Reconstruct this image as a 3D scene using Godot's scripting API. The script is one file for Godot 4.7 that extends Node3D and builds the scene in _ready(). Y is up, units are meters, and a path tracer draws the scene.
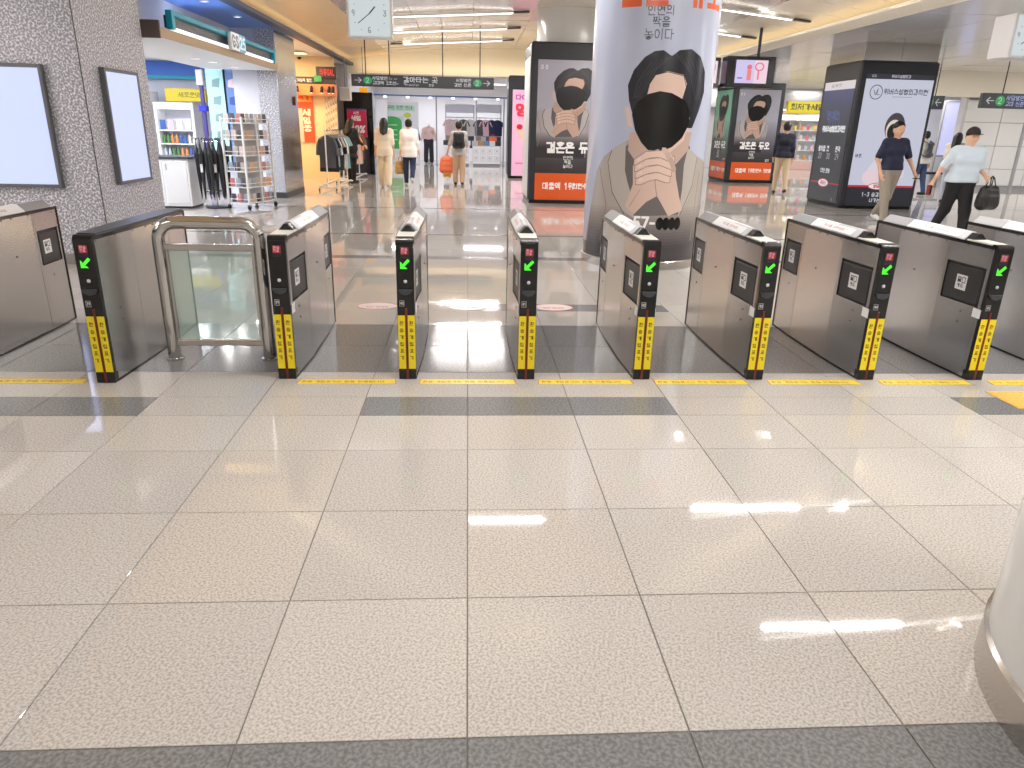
extends Node3D
# A transfer gate line in an underground station concourse.  y up, metres, camera at x = z = 0 looking along -z.

const FOCAL := 717.0
var eye := Transform3D(Basis(Vector3(0.998091, 0.022171, 0.057646), Vector3(-0.001383, 0.941139, -0.338017), Vector3(-0.061747, 0.337292, 0.939373)), Vector3(0, 1.526, 0))
var M := {}
var taken := {}
var rng := RandomNumberGenerator.new()
var cache := {}

# ------------------------------------------------------------------ pixels to places
func sight(px: float, py: float) -> Vector3:
	return eye.basis * Vector3(px - 512.0, 384.0 - py, -FOCAL)
func gy(px: float, py: float, h := 0.0) -> Vector3:
	var d := sight(px, py)
	return eye.origin + d * ((h - eye.origin.y) / d.y)
func gz(px: float, py: float, z: float) -> Vector3:
	var d := sight(px, py)
	return eye.origin + d * (z / d.z)
func gx(px: float, py: float, x: float) -> Vector3:
	var d := sight(px, py)
	return eye.origin + d * (x / d.x)
func seen_at(p: Vector3) -> Vector3:
	var c := eye.affine_inverse() * p
	return Vector3(512.0 + FOCAL * c.x / -c.z, 384.0 - FOCAL * c.y / -c.z, -c.z)

# ------------------------------------------------------------------ mesh collector
class Mb:
	var st := SurfaceTool.new()
	var T := Transform3D()
	func _init() -> void:
		st.begin(Mesh.PRIMITIVE_TRIANGLES)
	func v(p: Vector3, n: Vector3, uv: Vector2) -> void:
		st.set_normal((T.basis * n).normalized())
		st.set_uv(uv)
		st.add_vertex(T * p)
	func tri(a: Vector3, b: Vector3, c: Vector3, na: Vector3, nb: Vector3, nc: Vector3, ua := Vector2.ZERO, ub := Vector2.ZERO, uc := Vector2.ZERO) -> void:
		v(a, na, ua)
		if (b - a).cross(c - a).dot(na + nb + nc) * T.basis.determinant() > 0.0:
			v(c, nc, uc)
			v(b, nb, ub)
		else:
			v(b, nb, ub)
			v(c, nc, uc)
	func quad(a: Vector3, b: Vector3, c: Vector3, d: Vector3, n: Vector3, u0 := Vector2(0, 0), u1 := Vector2(1, 1)) -> void:
		# a bottom left, b bottom right, c top right, d top left
		tri(a, b, c, n, n, n, Vector2(u0.x, u1.y), u1, Vector2(u1.x, u0.y))
		tri(a, c, d, n, n, n, Vector2(u0.x, u1.y), Vector2(u1.x, u0.y), u0)
	func face(pts: Array, n: Vector3) -> void:
		for i in range(1, pts.size() - 1):
			tri(pts[0], pts[i], pts[i + 1], n, n, n)
	func box(c: Vector3, s: Vector3, bev := 0.0) -> Mb:
		var h := s * 0.5
		if bev <= 0.0:
			for ax in 3:
				for sg in [-1.0, 1.0]:
					var n := Vector3.ZERO
					n[ax] = sg
					var u := Vector3.ZERO
					u[(ax + 1) % 3] = h[(ax + 1) % 3]
					var w := Vector3.ZERO
					w[(ax + 2) % 3] = h[(ax + 2) % 3]
					var o := c + n * h[ax]
					quad(o - u - w, o + u - w, o + u + w, o - u + w, n)
			return self
		var b := minf(bev, minf(h.x, minf(h.y, h.z)) * 0.98)
		var g := h - Vector3(b, b, b)
		for ax in 3:
			var i := (ax + 1) % 3
			var j := (ax + 2) % 3
			for sg in [-1.0, 1.0]:
				var n := Vector3.ZERO
				n[ax] = sg
				var u := Vector3.ZERO
				u[i] = g[i]
				var w := Vector3.ZERO
				w[j] = g[j]
				var o := c + n * h[ax]
				quad(o - u - w, o + u - w, o + u + w, o - u + w, n)
			for si in [-1.0, 1.0]:
				for sj in [-1.0, 1.0]:
					var e := Vector3.ZERO
					e[ax] = g[ax]
					var p := Vector3.ZERO
					p[i] = si * h[i]
					p[j] = sj * g[j]
					var q := Vector3.ZERO
					q[i] = si * g[i]
					q[j] = sj * h[j]
					var n2 := Vector3.ZERO
					n2[i] = si
					n2[j] = sj
					quad(c + p - e, c + p + e, c + q + e, c + q - e, n2.normalized())
		for sx in [-1.0, 1.0]:
			for sy in [-1.0, 1.0]:
				for sz in [-1.0, 1.0]:
					var s3 := Vector3(sx, sy, sz)
					var n3 := s3.normalized()
					tri(c + Vector3(h.x, g.y, g.z) * s3, c + Vector3(g.x, h.y, g.z) * s3, c + Vector3(g.x, g.y, h.z) * s3, n3, n3, n3)
		return self
	func lathe(profile: Array, n := 24, c := Vector3.ZERO, a0 := 0.0, a1 := TAU) -> Mb:
		# profile: Vector2(radius, height), listed upwards or round; u runs with the angle
		for k in profile.size() - 1:
			var p: Vector2 = profile[k]
			var q: Vector2 = profile[k + 1]
			var t := q - p
			var nr := Vector2(t.y, -t.x).normalized()
			for i in n:
				var f0 := float(i) / n
				var f1 := float(i + 1) / n
				var t0 := lerpf(a0, a1, f0)
				var t1 := lerpf(a0, a1, f1)
				var d0 := Vector3(sin(t0), 0, cos(t0))
				var d1 := Vector3(sin(t1), 0, cos(t1))
				var n0 := d0 * nr.x + Vector3.UP * nr.y
				var n1 := d1 * nr.x + Vector3.UP * nr.y
				var A := c + d0 * p.x + Vector3.UP * p.y
				var B := c + d1 * p.x + Vector3.UP * p.y
				var C := c + d1 * q.x + Vector3.UP * q.y
				var D := c + d0 * q.x + Vector3.UP * q.y
				if p.x > 0.0001:
					tri(A, B, C, n0, n1, n1, Vector2(f0, 1), Vector2(f1, 1), Vector2(f1, 0))
				if q.x > 0.0001:
					tri(A, C, D, n0, n1, n0, Vector2(f0, 1), Vector2(f1, 0), Vector2(f0, 0))
		return self
	func tube(pts: Array, r: float, n := 10, r1 := -1.0, caps := true) -> Mb:
		var m := pts.size()
		var rings := []
		var dirs := []
		var up := Vector3.UP
		for i in m:
			var d: Vector3 = (pts[mini(i + 1, m - 1)] - pts[maxi(i - 1, 0)]).normalized()
			if absf(d.dot(up)) > 0.95:
				up = Vector3.RIGHT if absf(d.x) < 0.9 else Vector3.FORWARD
			var x := d.cross(up).normalized()
			up = x.cross(d).normalized()
			var rr := r if r1 < 0.0 else lerpf(r, r1, float(i) / (m - 1))
			var ring := []
			for k in n:
				var a := TAU * k / n
				ring.append([x * cos(a) + up * sin(a), rr])
			rings.append(ring)
			dirs.append(d)
		for i in m - 1:
			for k in n:
				var e := (k + 1) % n
				var A = rings[i][k]
				var B = rings[i][e]
				var C = rings[i + 1][e]
				var D = rings[i + 1][k]
				var pa: Vector3 = pts[i] + A[0] * A[1]
				var pb: Vector3 = pts[i] + B[0] * B[1]
				var pc: Vector3 = pts[i + 1] + C[0] * C[1]
				var pd: Vector3 = pts[i + 1] + D[0] * D[1]
				tri(pa, pb, pc, A[0], B[0], C[0])
				tri(pa, pc, pd, A[0], C[0], D[0])
		if caps:
			for s in [0, m - 1]:
				var n3: Vector3 = dirs[s] * (-1.0 if s == 0 else 1.0)
				for k in n:
					var A2 = rings[s][k]
					var B2 = rings[s][(k + 1) % n]
					tri(pts[s], pts[s] + A2[0] * A2[1], pts[s] + B2[0] * B2[1], n3, n3, n3)
		return self
	func ball(c: Vector3, r: Vector3, n := 12, m := 8) -> Mb:
		for j in m:
			for i in n:
				var q := []
				for e in [[0, 0], [1, 0], [1, 1], [0, 1]]:
					var a: float = TAU * (i + e[0]) / n
					var b: float = PI * (j + e[1]) / m - PI / 2
					q.append(Vector3(cos(a) * cos(b), sin(b), sin(a) * cos(b)))
				var nn := []
				for d in q:
					nn.append((d / r).normalized())
				tri(c + q[0] * r, c + q[1] * r, c + q[2] * r, nn[0], nn[1], nn[2])
				tri(c + q[0] * r, c + q[2] * r, c + q[3] * r, nn[0], nn[2], nn[3])
		return self
	func extrude(poly: Array, z0: float, z1: float) -> Mb:
		# polygon in x, y pushed along z
		var pv := PackedVector2Array(poly)
		var lo := pv[0]
		var hi := pv[0]
		for p in pv:
			lo = lo.min(p)
			hi = hi.max(p)
		var ext := (hi - lo).max(Vector2(0.0001, 0.0001))
		var idx := Geometry2D.triangulate_polygon(pv)
		for i in range(0, idx.size(), 3):
			for s in [[z0, -1.0], [z1, 1.0]]:
				var q := []
				var uv := []
				for k in 3:
					var p := pv[idx[i + k]]
					q.append(Vector3(p.x, p.y, s[0]))
					uv.append(Vector2((p.x - lo.x) / ext.x, 1.0 - (p.y - lo.y) / ext.y))
				var n := Vector3(0, 0, s[1])
				tri(q[0], q[1], q[2], n, n, n, uv[0], uv[1], uv[2])
		var cw := Geometry2D.is_polygon_clockwise(pv)
		for i in pv.size():
			var a := pv[i]
			var b := pv[(i + 1) % pv.size()]
			var t := (b - a).normalized()
			var n2 := Vector3(t.y, -t.x, 0) * (-1.0 if cw else 1.0)
			quad(Vector3(a.x, a.y, z0), Vector3(b.x, b.y, z0), Vector3(b.x, b.y, z1), Vector3(a.x, a.y, z1), n2)
		return self
	func plan(poly: Array, y0: float, y1: float) -> Mb:
		# polygon given as (x, z), pushed up from y0 to y1
		var keep := T
		T = T * Transform3D(Basis(Vector3.RIGHT, Vector3.BACK, Vector3.UP), Vector3.ZERO)
		# x -> x, y -> z, z -> y mirrors the shape: normals are given, winding follows them
		extrude(poly, y0, y1)
		T = keep
		return self
	func done(smooth := false) -> ArrayMesh:
		if smooth:
			st.index()
			st.generate_normals()
		return st.commit()

func put(mb, called: String, mat: Material, parent: Node = null, kind := "") -> MeshInstance3D:
	var o := MeshInstance3D.new()
	o.mesh = mb.done() if mb is Mb else mb
	o.material_override = mat
	if parent == null or parent == self:
		o.name = numbered(called)
		add_child(o)
	else:
		o.name = called
		parent.add_child(o, true)
	if kind != "":
		o.set_meta("kind", kind)
	return o
func numbered(called: String) -> String:
	taken[called] = taken.get(called, -1) + 1
	return called if taken[called] == 0 else "%s_%03d" % [called, taken[called]]
func tag(o: Node3D, label: String, category: String, group := "") -> Node3D:
	o.set_meta("label", label)
	o.set_meta("category", category)
	if group != "":
		o.set_meta("group", group)
	return o
func thing(called: String, label: String, category: String, at := Vector3.ZERO, turn := 0.0, group := "") -> Node3D:
	var o := Node3D.new()
	o.name = numbered(called)
	add_child(o)
	o.position = at
	o.rotation.y = turn
	return tag(o, label, category, group)
func struct(mb, called: String, mat: Material) -> MeshInstance3D:
	return put(mb, called, mat, self, "structure")
func copy(src: Node3D, at: Vector3, label := "") -> Node3D:
	var r: Node3D = src.duplicate()
	r.name = numbered(String(src.name).rstrip("0123456789").rstrip("_"))
	add_child(r)
	r.position = at
	if label != "":
		r.set_meta("label", label)
	return r
func bx(c: Vector3, s: Vector3, bev := 0.0) -> Mb:
	return Mb.new().box(c, s, bev)
func span(a: Vector3, b: Vector3, bev := 0.0) -> Mb:
	return Mb.new().box((a + b) * 0.5, (b - a).abs(), bev)

# ------------------------------------------------------------------ ink: print drawn into an image
const JAMO := {
	"ㄱ": "00 90 99", "ㄴ": "00 09 99", "ㄷ": "90 00 09 99", "ㄹ": "00 90 94 04 09 99", "ㅁ": "00 90 99 09 00", "ㅂ": "00 09 99 90|04 94", "ㅅ": "40 09|42 99",
	"ㅇ": "40 71 94 78 49 18 04 11 40", "ㅈ": "00 90|40 09|43 99", "ㅊ": "30 60|02 92|42 09|44 99", "ㅋ": "00 90 99|04 94", "ㅌ": "90 00 09 99|04 94", "ㅍ": "00 90|09 99|20 29|70 79",
	"ㅎ": "30 60|02 92|44 76 49 16 44", "ㄲ": "00 30 39|50 90 99", "ㄸ": "30 00 09 39|90 50 59 99", "ㅃ": "00 09 39 30|04 34|50 59 99 90|54 94", "ㅆ": "20 09|22 49|70 59|72 99", "ㅉ": "00 40|20 09|23 49|50 90|70 59|73 99",
	"ㅏ": "30 39|34 94", "ㅐ": "20 29|24 74|70 79", "ㅑ": "30 39|33 93|36 96", "ㅒ": "20 29|23 73|26 76|70 79", "ㅓ": "70 79|04 74", "ㅔ": "40 49|80 89|04 44", "ㅕ": "70 79|03 73|06 76", "ㅖ": "40 49|80 89|03 43|06 46",
	"ㅗ": "08 98|41 48", "ㅛ": "08 98|31 38|61 68", "ㅜ": "01 91|41 49", "ㅠ": "01 91|31 39|61 69", "ㅡ": "05 95", "ㅣ": "50 59"}
const LATIN := {
	"0": "30 60 83 86 69 39 16 13 30", "1": "22 50 59", "2": "12 30 60 82 84 19 99", "3": "10 80 44 74 86 69 39 17", "4": "70 06 96|70 79", "5": "80 20 14 64 86 69 19", "6": "70 30 14 17 39 69 87 75 45 16", "7": "10 90 49", "8": "40 71 73 44 16 39 69 86 44 13 21 40", "9": "83 65 35 13 30 60 83 69",
	"A": "09 40 89|26 66", "B": "10 19 69 87 65 15|64 82 60 10", "C": "82 60 30 13 16 39 69 87", "D": "10 19 59 86 83 50 10", "E": "90 10 19 99|14 74", "F": "90 10 19|14 74", "G": "82 60 30 13 16 39 69 87 85 55", "I": "50 59", "L": "10 19 89", "N": "19 10 89 80", "O": "30 60 83 86 69 39 16 13 30", "P": "19 10 60 82 63 15", "R": "19 10 60 82 64 14|44 89", "S": "82 60 30 12 34 65 87 69 39 17", "T": "00 90|40 49", "V": "00 49 90",
	"a": "24 64 89|86 57 28 39 69", "e": "16 86 74 44 16 39 79", "f": "70 51 59|24 74", "n": "13 19|15 44 75 79", "r": "23 29|25 74", "s": "83 43 25 65 78 59 18", "%": "90 09|10 31 13 01 10|66 87 69 47 66", "-": "25 75", "+": "15 85|42 48", ".": "48 49"}
class Ink:
	var im: Image
	var w: int
	var h: int
	func _init(ww: int, hh: int, bg: Color) -> void:
		w = ww
		h = hh
		im = Image.create(ww, hh, false, Image.FORMAT_RGB8)
		im.fill(bg)
	func rect(x: float, y: float, ww: float, hh: float, c: Color) -> void:
		im.fill_rect(Rect2i(int(x), int(y), maxi(1, int(ww)), maxi(1, int(hh))), c)
	func poly(pts: Array, c: Color) -> void:
		var lo := 1e9
		var hi := -1e9
		for p in pts:
			lo = minf(lo, p.y)
			hi = maxf(hi, p.y)
		for y in range(maxi(0, int(lo)), mini(h, int(hi) + 1)):
			var xs := []
			for i in pts.size():
				var a: Vector2 = pts[i]
				var b: Vector2 = pts[(i + 1) % pts.size()]
				if (a.y <= y and b.y > y) or (b.y <= y and a.y > y):
					xs.append(a.x + (y - a.y) * (b.x - a.x) / (b.y - a.y))
			xs.sort()
			for i in range(0, xs.size() - 1, 2):
				im.fill_rect(Rect2i(int(xs[i]), y, maxi(1, int(xs[i + 1]) - int(xs[i])), 1), c)
	func oval(cx: float, cy: float, rx: float, ry: float, c: Color) -> void:
		var pts := []
		for i in 40:
			pts.append(Vector2(cx + rx * cos(TAU * i / 40), cy + ry * sin(TAU * i / 40)))
		poly(pts, c)
	func line(pts: Array, t: float, c: Color) -> void:
		for i in pts.size() - 1:
			var a: Vector2 = pts[i]
			var b: Vector2 = pts[i + 1]
			var n := int(a.distance_to(b) / maxf(1.0, t * 0.4)) + 1
			for k in n + 1:
				var p := a.lerp(b, float(k) / n)
				rect(p.x - t * 0.5, p.y - t * 0.5, t, t, c)
	func glyph(code: String, x: float, y: float, ww: float, hh: float, t: float, c: Color) -> void:
		for s in code.split("|"):
			var pts := []
			for q in s.split(" "):
				pts.append(Vector2(x + ww * (q.unicode_at(0) - 48) / 9.0, y + hh * (q.unicode_at(1) - 48) / 9.0))
			line(pts, t, c)
	func text(s: String, x: float, y: float, size: float, t: float, c: Color, jamo: Dictionary, latin: Dictionary, down := false) -> float:
		var cho := "ㄱㄲㄴㄷㄸㄹㅁㅂㅃㅅㅆㅇㅈㅉㅊㅋㅌㅍㅎ"
		var mids := ["ㅏ", "ㅐ", "ㅑ", "ㅒ", "ㅓ", "ㅔ", "ㅕ", "ㅖ", "ㅗ", "ㅗㅏ", "ㅗㅐ", "ㅗㅣ", "ㅛ", "ㅜ", "ㅜㅓ", "ㅜㅔ", "ㅜㅣ", "ㅠ", "ㅡ", "ㅡㅣ", "ㅣ"]
		var ends := ["", "ㄱ", "ㄲ", "ㄱㅅ", "ㄴ", "ㄴㅈ", "ㄴㅎ", "ㄷ", "ㄹ", "ㄹㄱ", "ㄹㅁ", "ㄹㅂ", "ㄹㅅ", "ㄹㅌ", "ㄹㅍ", "ㄹㅎ", "ㅁ", "ㅂ", "ㅂㅅ", "ㅅ", "ㅆ", "ㅇ", "ㅈ", "ㅊ", "ㅋ", "ㅌ", "ㅍ", "ㅎ"]
		for i in s.length():
			var u := s.unicode_at(i)
			var step := size * 0.5
			if u >= 0xAC00 and u <= 0xD7A3:
				var k := u - 0xAC00
				var c1 := cho[k / 588]
				var mid: String = mids[(k % 588) / 28]
				var end: String = ends[k % 28]
				var hh := size * (0.56 if end != "" else 0.92)
				var ww := size * 0.86
				if mid.length() == 2:
					glyph(jamo[c1], x + ww * 0.08, y, ww * 0.5, hh * 0.45, t, c)
					glyph(jamo[mid[0]], x, y + hh * 0.55, ww * 0.66, hh * 0.45, t, c)
					glyph(jamo[mid[1]], x + ww * 0.68, y, ww * 0.36, hh, t, c)
				elif mid in ["ㅗ", "ㅛ", "ㅜ", "ㅠ", "ㅡ"]:
					glyph(jamo[c1], x + ww * 0.15, y, ww * 0.7, hh * 0.5, t, c)
					glyph(jamo[mid], x, y + hh * 0.55, ww, hh * 0.45, t, c)
				else:
					glyph(jamo[c1], x, y + hh * 0.08, ww * 0.52, hh * 0.8, t, c)
					glyph(jamo[mid], x + ww * 0.58, y, ww * 0.42, hh, t, c)
				for e in end.length():
					glyph(jamo[end[e]], x + ww * (0.12 + 0.45 * e), y + size * 0.66, ww * (0.78 if end.length() == 1 else 0.36), size * 0.28, t, c)
				step = size * 1.04
			elif latin.has(s[i]):
				glyph(latin[s[i]], x, y, size * 0.56, size * 0.92, t, c)
				step = size * 0.72
			if down:
				y += size * 1.25
			else:
				x += step
		return x
	func tex() -> ImageTexture:
		return ImageTexture.create_from_image(im)
func write(k: Ink, s: String, x: float, y: float, size: float, t: float, c: Color, down := false) -> void:
	k.text(s, x, y, size, t, c, JAMO, LATIN, down)

# ------------------------------------------------------------------ materials
func mat(c: Color, rough := 0.6, metal := 0.0) -> StandardMaterial3D:
	var m := StandardMaterial3D.new()
	m.albedo_color = c
	m.roughness = rough
	m.metallic = metal
	return m
func rgb(r: int, g: int, b: int) -> Color:
	return Color(r / 255.0, g / 255.0, b / 255.0)
func glow(c: Color, e: float) -> StandardMaterial3D:
	var m := mat(c * 0.6, 0.4)
	m.emission_enabled = true
	m.emission = c
	m.emission_energy_multiplier = e
	return m
func noise_tex(freq: float, size: int, colors: Array, offs: Array, kind := FastNoiseLite.TYPE_SIMPLEX_SMOOTH, octaves := 3, normal := false, sd := 1) -> NoiseTexture2D:
	var n := FastNoiseLite.new()
	n.seed = sd
	n.noise_type = kind
	n.frequency = freq
	n.fractal_octaves = octaves
	var t := NoiseTexture2D.new()
	t.width = size
	t.height = size
	t.seamless = true
	t.noise = n
	if normal:
		t.as_normal_map = true
		t.bump_strength = 6.0
	else:
		var g := Gradient.new()
		g.offsets = PackedFloat32Array(offs)
		g.colors = PackedColorArray(colors)
		t.color_ramp = g
	return t
func triplanar(m: StandardMaterial3D, s: float, world := true) -> StandardMaterial3D:
	m.uv1_triplanar = true
	m.uv1_world_triplanar = world
	m.uv1_scale = Vector3(s, s, s)
	return m
func print_mat(k: Ink, rough := 0.35) -> StandardMaterial3D:
	var m := mat(Color.WHITE, rough)
	m.albedo_texture = k.tex()
	return m
func lit_print(k: Ink, e: float) -> StandardMaterial3D:
	# a backlit print or a screen
	var m := mat(Color(0.1, 0.1, 0.1), 0.3)
	m.emission_enabled = true
	m.emission_operator = BaseMaterial3D.EMISSION_OP_MULTIPLY
	m.emission = Color.WHITE
	m.emission_texture = k.tex()
	m.emission_energy_multiplier = e
	return m
func area(at: Vector3, size: Vector2, energy: float, c: Color, down := Vector3.DOWN, called := "lamp_glow") -> void:
	var l := AreaLight3D.new()
	l.name = numbered(called)
	l.area_size = size
	l.light_energy = energy
	l.light_color = c
	l.shadow_enabled = true
	l.area_range = 40.0
	l.area_attenuation = 2.0
	add_child(l)
	var side := Vector3.RIGHT if absf(down.x) < 0.9 else Vector3.BACK
	var z := -down
	var y := z.cross(side).normalized()
	l.transform = Transform3D(Basis(y.cross(z), y, z), at)

func make_materials() -> void:
	var cols := [rgb(160, 155, 150), rgb(180, 174, 168), rgb(200, 194, 188), rgb(209, 204, 198), rgb(219, 214, 209)]
	var gran := noise_tex(0.11, 1024, cols, [0.0, 0.32, 0.5, 0.66, 1.0], FastNoiseLite.TYPE_SIMPLEX_SMOOTH, 4)
	for i in 4:
		var m := mat([rgb(252, 252, 252), rgb(248, 248, 248), rgb(244, 244, 245), rgb(250, 248, 246)][i], 0.035)
		m.albedo_texture = gran
		m.metallic_specular = 0.55
		M["tile%d" % i] = triplanar(m, 0.75)
	var dk := mat(Color.WHITE, 0.12)
	dk.albedo_texture = noise_tex(0.09, 512, [rgb(100, 100, 101), rgb(120, 120, 121), rgb(134, 134, 135), rgb(148, 148, 149)], [0.0, 0.4, 0.62, 1.0], FastNoiseLite.TYPE_SIMPLEX_SMOOTH, 3)
	M.tile_dark = triplanar(dk, 1.3)
	M.joint = mat(rgb(120, 116, 110), 0.8)
	var steel := mat(rgb(200, 199, 199), 0.24, 1.0)
	M.steel = steel
	M.steel_plain = mat(rgb(196, 192, 188), 0.22, 1.0)
	M.chrome = mat(rgb(205, 203, 200), 0.1, 1.0)
	var emb := mat(rgb(250, 250, 255), 0.4, 0.25)
	emb.albedo_texture = noise_tex(0.05, 512, [rgb(158, 159, 166), rgb(190, 191, 198), rgb(248, 249, 255)], [0.3, 0.52, 0.74], FastNoiseLite.TYPE_SIMPLEX_SMOOTH, 2, false, 3)
	emb.normal_enabled = true
	emb.normal_texture = noise_tex(0.05, 512, [], [], FastNoiseLite.TYPE_SIMPLEX_SMOOTH, 2, true, 3)
	emb.normal_scale = 0.5
	M.embossed = triplanar(emb, 1.3)
	M.black = mat(rgb(22, 22, 24), 0.18)
	M.black_soft = mat(rgb(34, 34, 37), 0.45)
	M.reader = mat(rgb(52, 53, 56), 0.4)
	M.charcoal = mat(rgb(62, 64, 70), 0.4)
	M.charcoal_dark = mat(rgb(44, 46, 54), 0.35)
	M.box_glow = glow(rgb(198, 210, 255), 0.95)
	M.frame_grey = mat(rgb(112, 114, 118), 0.4, 0.3)
	M.navy = mat(rgb(48, 54, 82), 0.4)
	M.white = mat(rgb(238, 238, 240), 0.5)
	M.white_gloss = mat(rgb(226, 226, 228), 0.12)
	M.cream = mat(rgb(236, 229, 212), 0.5)
	M.pad = mat(rgb(222, 220, 210), 0.4)
	M.pale = mat(rgb(222, 224, 236), 0.5)
	M.grey = mat(rgb(150, 150, 154), 0.45)
	M.light_grey = mat(rgb(198, 198, 202), 0.4)
	M.panel_white = mat(rgb(226, 226, 226), 0.3)
	var cp := mat(rgb(236, 228, 219), 0.2, 0.6)
	M.ceiling = cp
	M.ceiling_gold = mat(rgb(240, 214, 172), 0.4, 0.25)
	M.ceiling_edge = mat(rgb(238, 231, 216), 0.36, 0.3)
	M.ceiling_dark = mat(rgb(92, 88, 84), 0.6)
	M.soffit = mat(rgb(214, 212, 210), 0.2, 0.5)
	M.yellow = mat(rgb(246, 214, 40), 0.5)
	M.ochre = mat(rgb(222, 176, 84), 0.6)
	M.maroon = mat(rgb(112, 34, 26), 0.35)
	M.orange = mat(rgb(226, 96, 44), 0.5)
	M.red = mat(rgb(214, 52, 58), 0.5)
	M.brown = mat(rgb(104, 92, 84), 0.5)
	M.tan = mat(rgb(196, 172, 140), 0.5)
	M.teal = mat(rgb(20, 170, 204), 0.4)
	M.blue_ceiling = mat(rgb(104, 150, 226), 0.35)
	M.column_white = mat(rgb(214, 215, 214), 0.16)
	M.purple = mat(rgb(120, 60, 120), 0.6)
	var gl := mat(Color(0.75, 0.93, 0.88, 0.22), 0.03)
	gl.transparency = BaseMaterial3D.TRANSPARENCY_ALPHA
	M.glass = gl
	M.rubber = mat(rgb(30, 30, 30), 0.8)
	M.skin = mat(rgb(222, 178, 150), 0.55)
	M.hair = mat(rgb(26, 22, 21), 0.5)
	M.led_green = glow(rgb(80, 255, 50), 1.1)
	M.lamp = glow(rgb(255, 252, 246), 5.0)
	M.strip_glow = glow(rgb(250, 252, 255), 1.1)
	M.warm_glow = glow(rgb(255, 222, 190), 0.7)
	M.cove_glow = glow(rgb(255, 228, 184), 0.9)
	M.lamp_soft = glow(rgb(255, 252, 246), 2.2)

# ------------------------------------------------------------------ the room
func _ready() -> void:
	rng.seed = 5
	var cam := Camera3D.new()
	cam.name = "camera"
	cam.fov = 56.344
	cam.near = 0.05
	cam.far = 120.0
	cam.transform = eye
	add_child(cam)
	var we := WorldEnvironment.new()
	we.name = "surroundings"
	var env := Environment.new()
	env.background_mode = Environment.BG_COLOR
	env.background_color = Color(0.02, 0.02, 0.02)
	env.tonemap_mode = Environment.TONE_MAPPER_LINEAR
	env.tonemap_exposure = 1.0
	env.sdfgi_enabled = true
	env.ssao_enabled = true
	env.ssil_enabled = true
	we.environment = env
	add_child(we)
	make_materials()
	ceiling_lamps()
	build_floor()
	build_ceiling()
	build_walls()
	build_gates()
	floor_marks()
	columns()
	signs_and_clocks()
	convenience_store()
	clothes_shop()
	far_store()
	right_side()
	people()

func vault(x: float) -> float:
	var u := (x - 1.4) / 5.15
	return 3.4 + 0.42 * (1.0 - u * u)
const LAMP_ROWS := [1.4, -1.2, -3.8, -6.3, -8.9, -11.5, -14.1, -16.7, -19.3, -21.9]
const BAYS := [[-1.8, 0.95], [3.2, 5.85]]
const LAMP_ENERGY := 12.0
const COVE_ENERGY := 11.0

func ceiling_lamps() -> void:
	for z in LAMP_ROWS:
		for b in BAYS:
			if b[0] < 0 and z < -5.0 and z > -15.0 and absf(z + 8.9) > 0.1:
				continue  # this half of the near vault has no strips
			var x0: float = b[0]
			var x1: float = b[1]
			if b[0] < 0 and absf(z + 8.9) < 0.1:
				x0 = 0.0
				x1 = 1.1
			var a := Vector3(x0, vault(x0) - 0.045, z)
			var c := Vector3(x1, vault(x1) - 0.045, z)
			var mid := (a + c) * 0.5
			var len := a.distance_to(c)
			var t := thing("linear_lamp", "long thin white lamp strip set into the metal ceiling", "lamp", mid, 0.0, "lamp strips across the vaulted ceiling")
			t.rotation.z = atan2(c.y - a.y, c.x - a.x)
			put(bx(Vector3(0, 0.012, 0), Vector3(len, 0.03, 0.07), 0.004), "housing", M.white, t)
			put(bx(Vector3(0, -0.008, 0), Vector3(len - 0.04, 0.016, 0.032), 0.004), "tube", M.lamp, t)
			for s in [-1, 1]:
				put(bx(Vector3(s * (len * 0.5 + 0.17), 0.008, 0), Vector3(0.32, 0.03, 0.1), 0.004), "end_box", M.charcoal, t)
			area(mid + Vector3(0, -0.04, 0), Vector2(len - 0.05, 0.032), LAMP_ENERGY * len / 3.0 * ((1.0 if z < -3.0 else 0.4) if b[0] < 0 and z > -5.0 else 1.0), rgb(255, 252, 248))

# floor: granite tiles on a 0.6 m grid with dark inlaid bands
func tile_mesh(sx: float, sz: float) -> Mesh:
	var key := "t%.3f_%.3f" % [sx, sz]
	if not cache.has(key):
		var mb := Mb.new()
		var h := Vector3(sx * 0.5 - 0.002, 0, sz * 0.5 - 0.002)
		var b := 0.0012
		var g := h - Vector3(b, 0, b)
		mb.quad(Vector3(-g.x, 0, g.z), Vector3(g.x, 0, g.z), Vector3(g.x, 0, -g.z), Vector3(-g.x, 0, -g.z), Vector3.UP)
		for s in [[1, 0], [-1, 0], [0, 1], [0, -1]]:
			var n := Vector3(s[0], 0, s[1])
			var t := Vector3(s[1], 0, -s[0])
			var p0: Vector3 = n * g + t * g + Vector3.ZERO
			var p1: Vector3 = n * g - t * g
			var q0: Vector3 = n * h + t * h - Vector3(0, b, 0)
			var q1: Vector3 = n * h - t * h - Vector3(0, b, 0)
			mb.quad(p0, p1, q1, q0, (n + Vector3.UP).normalized())
			mb.quad(q0, q1, q1 - Vector3(0, 0.012, 0), q0 - Vector3(0, 0.012, 0), n)
		cache[key] = mb.done()
	return cache[key]

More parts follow.
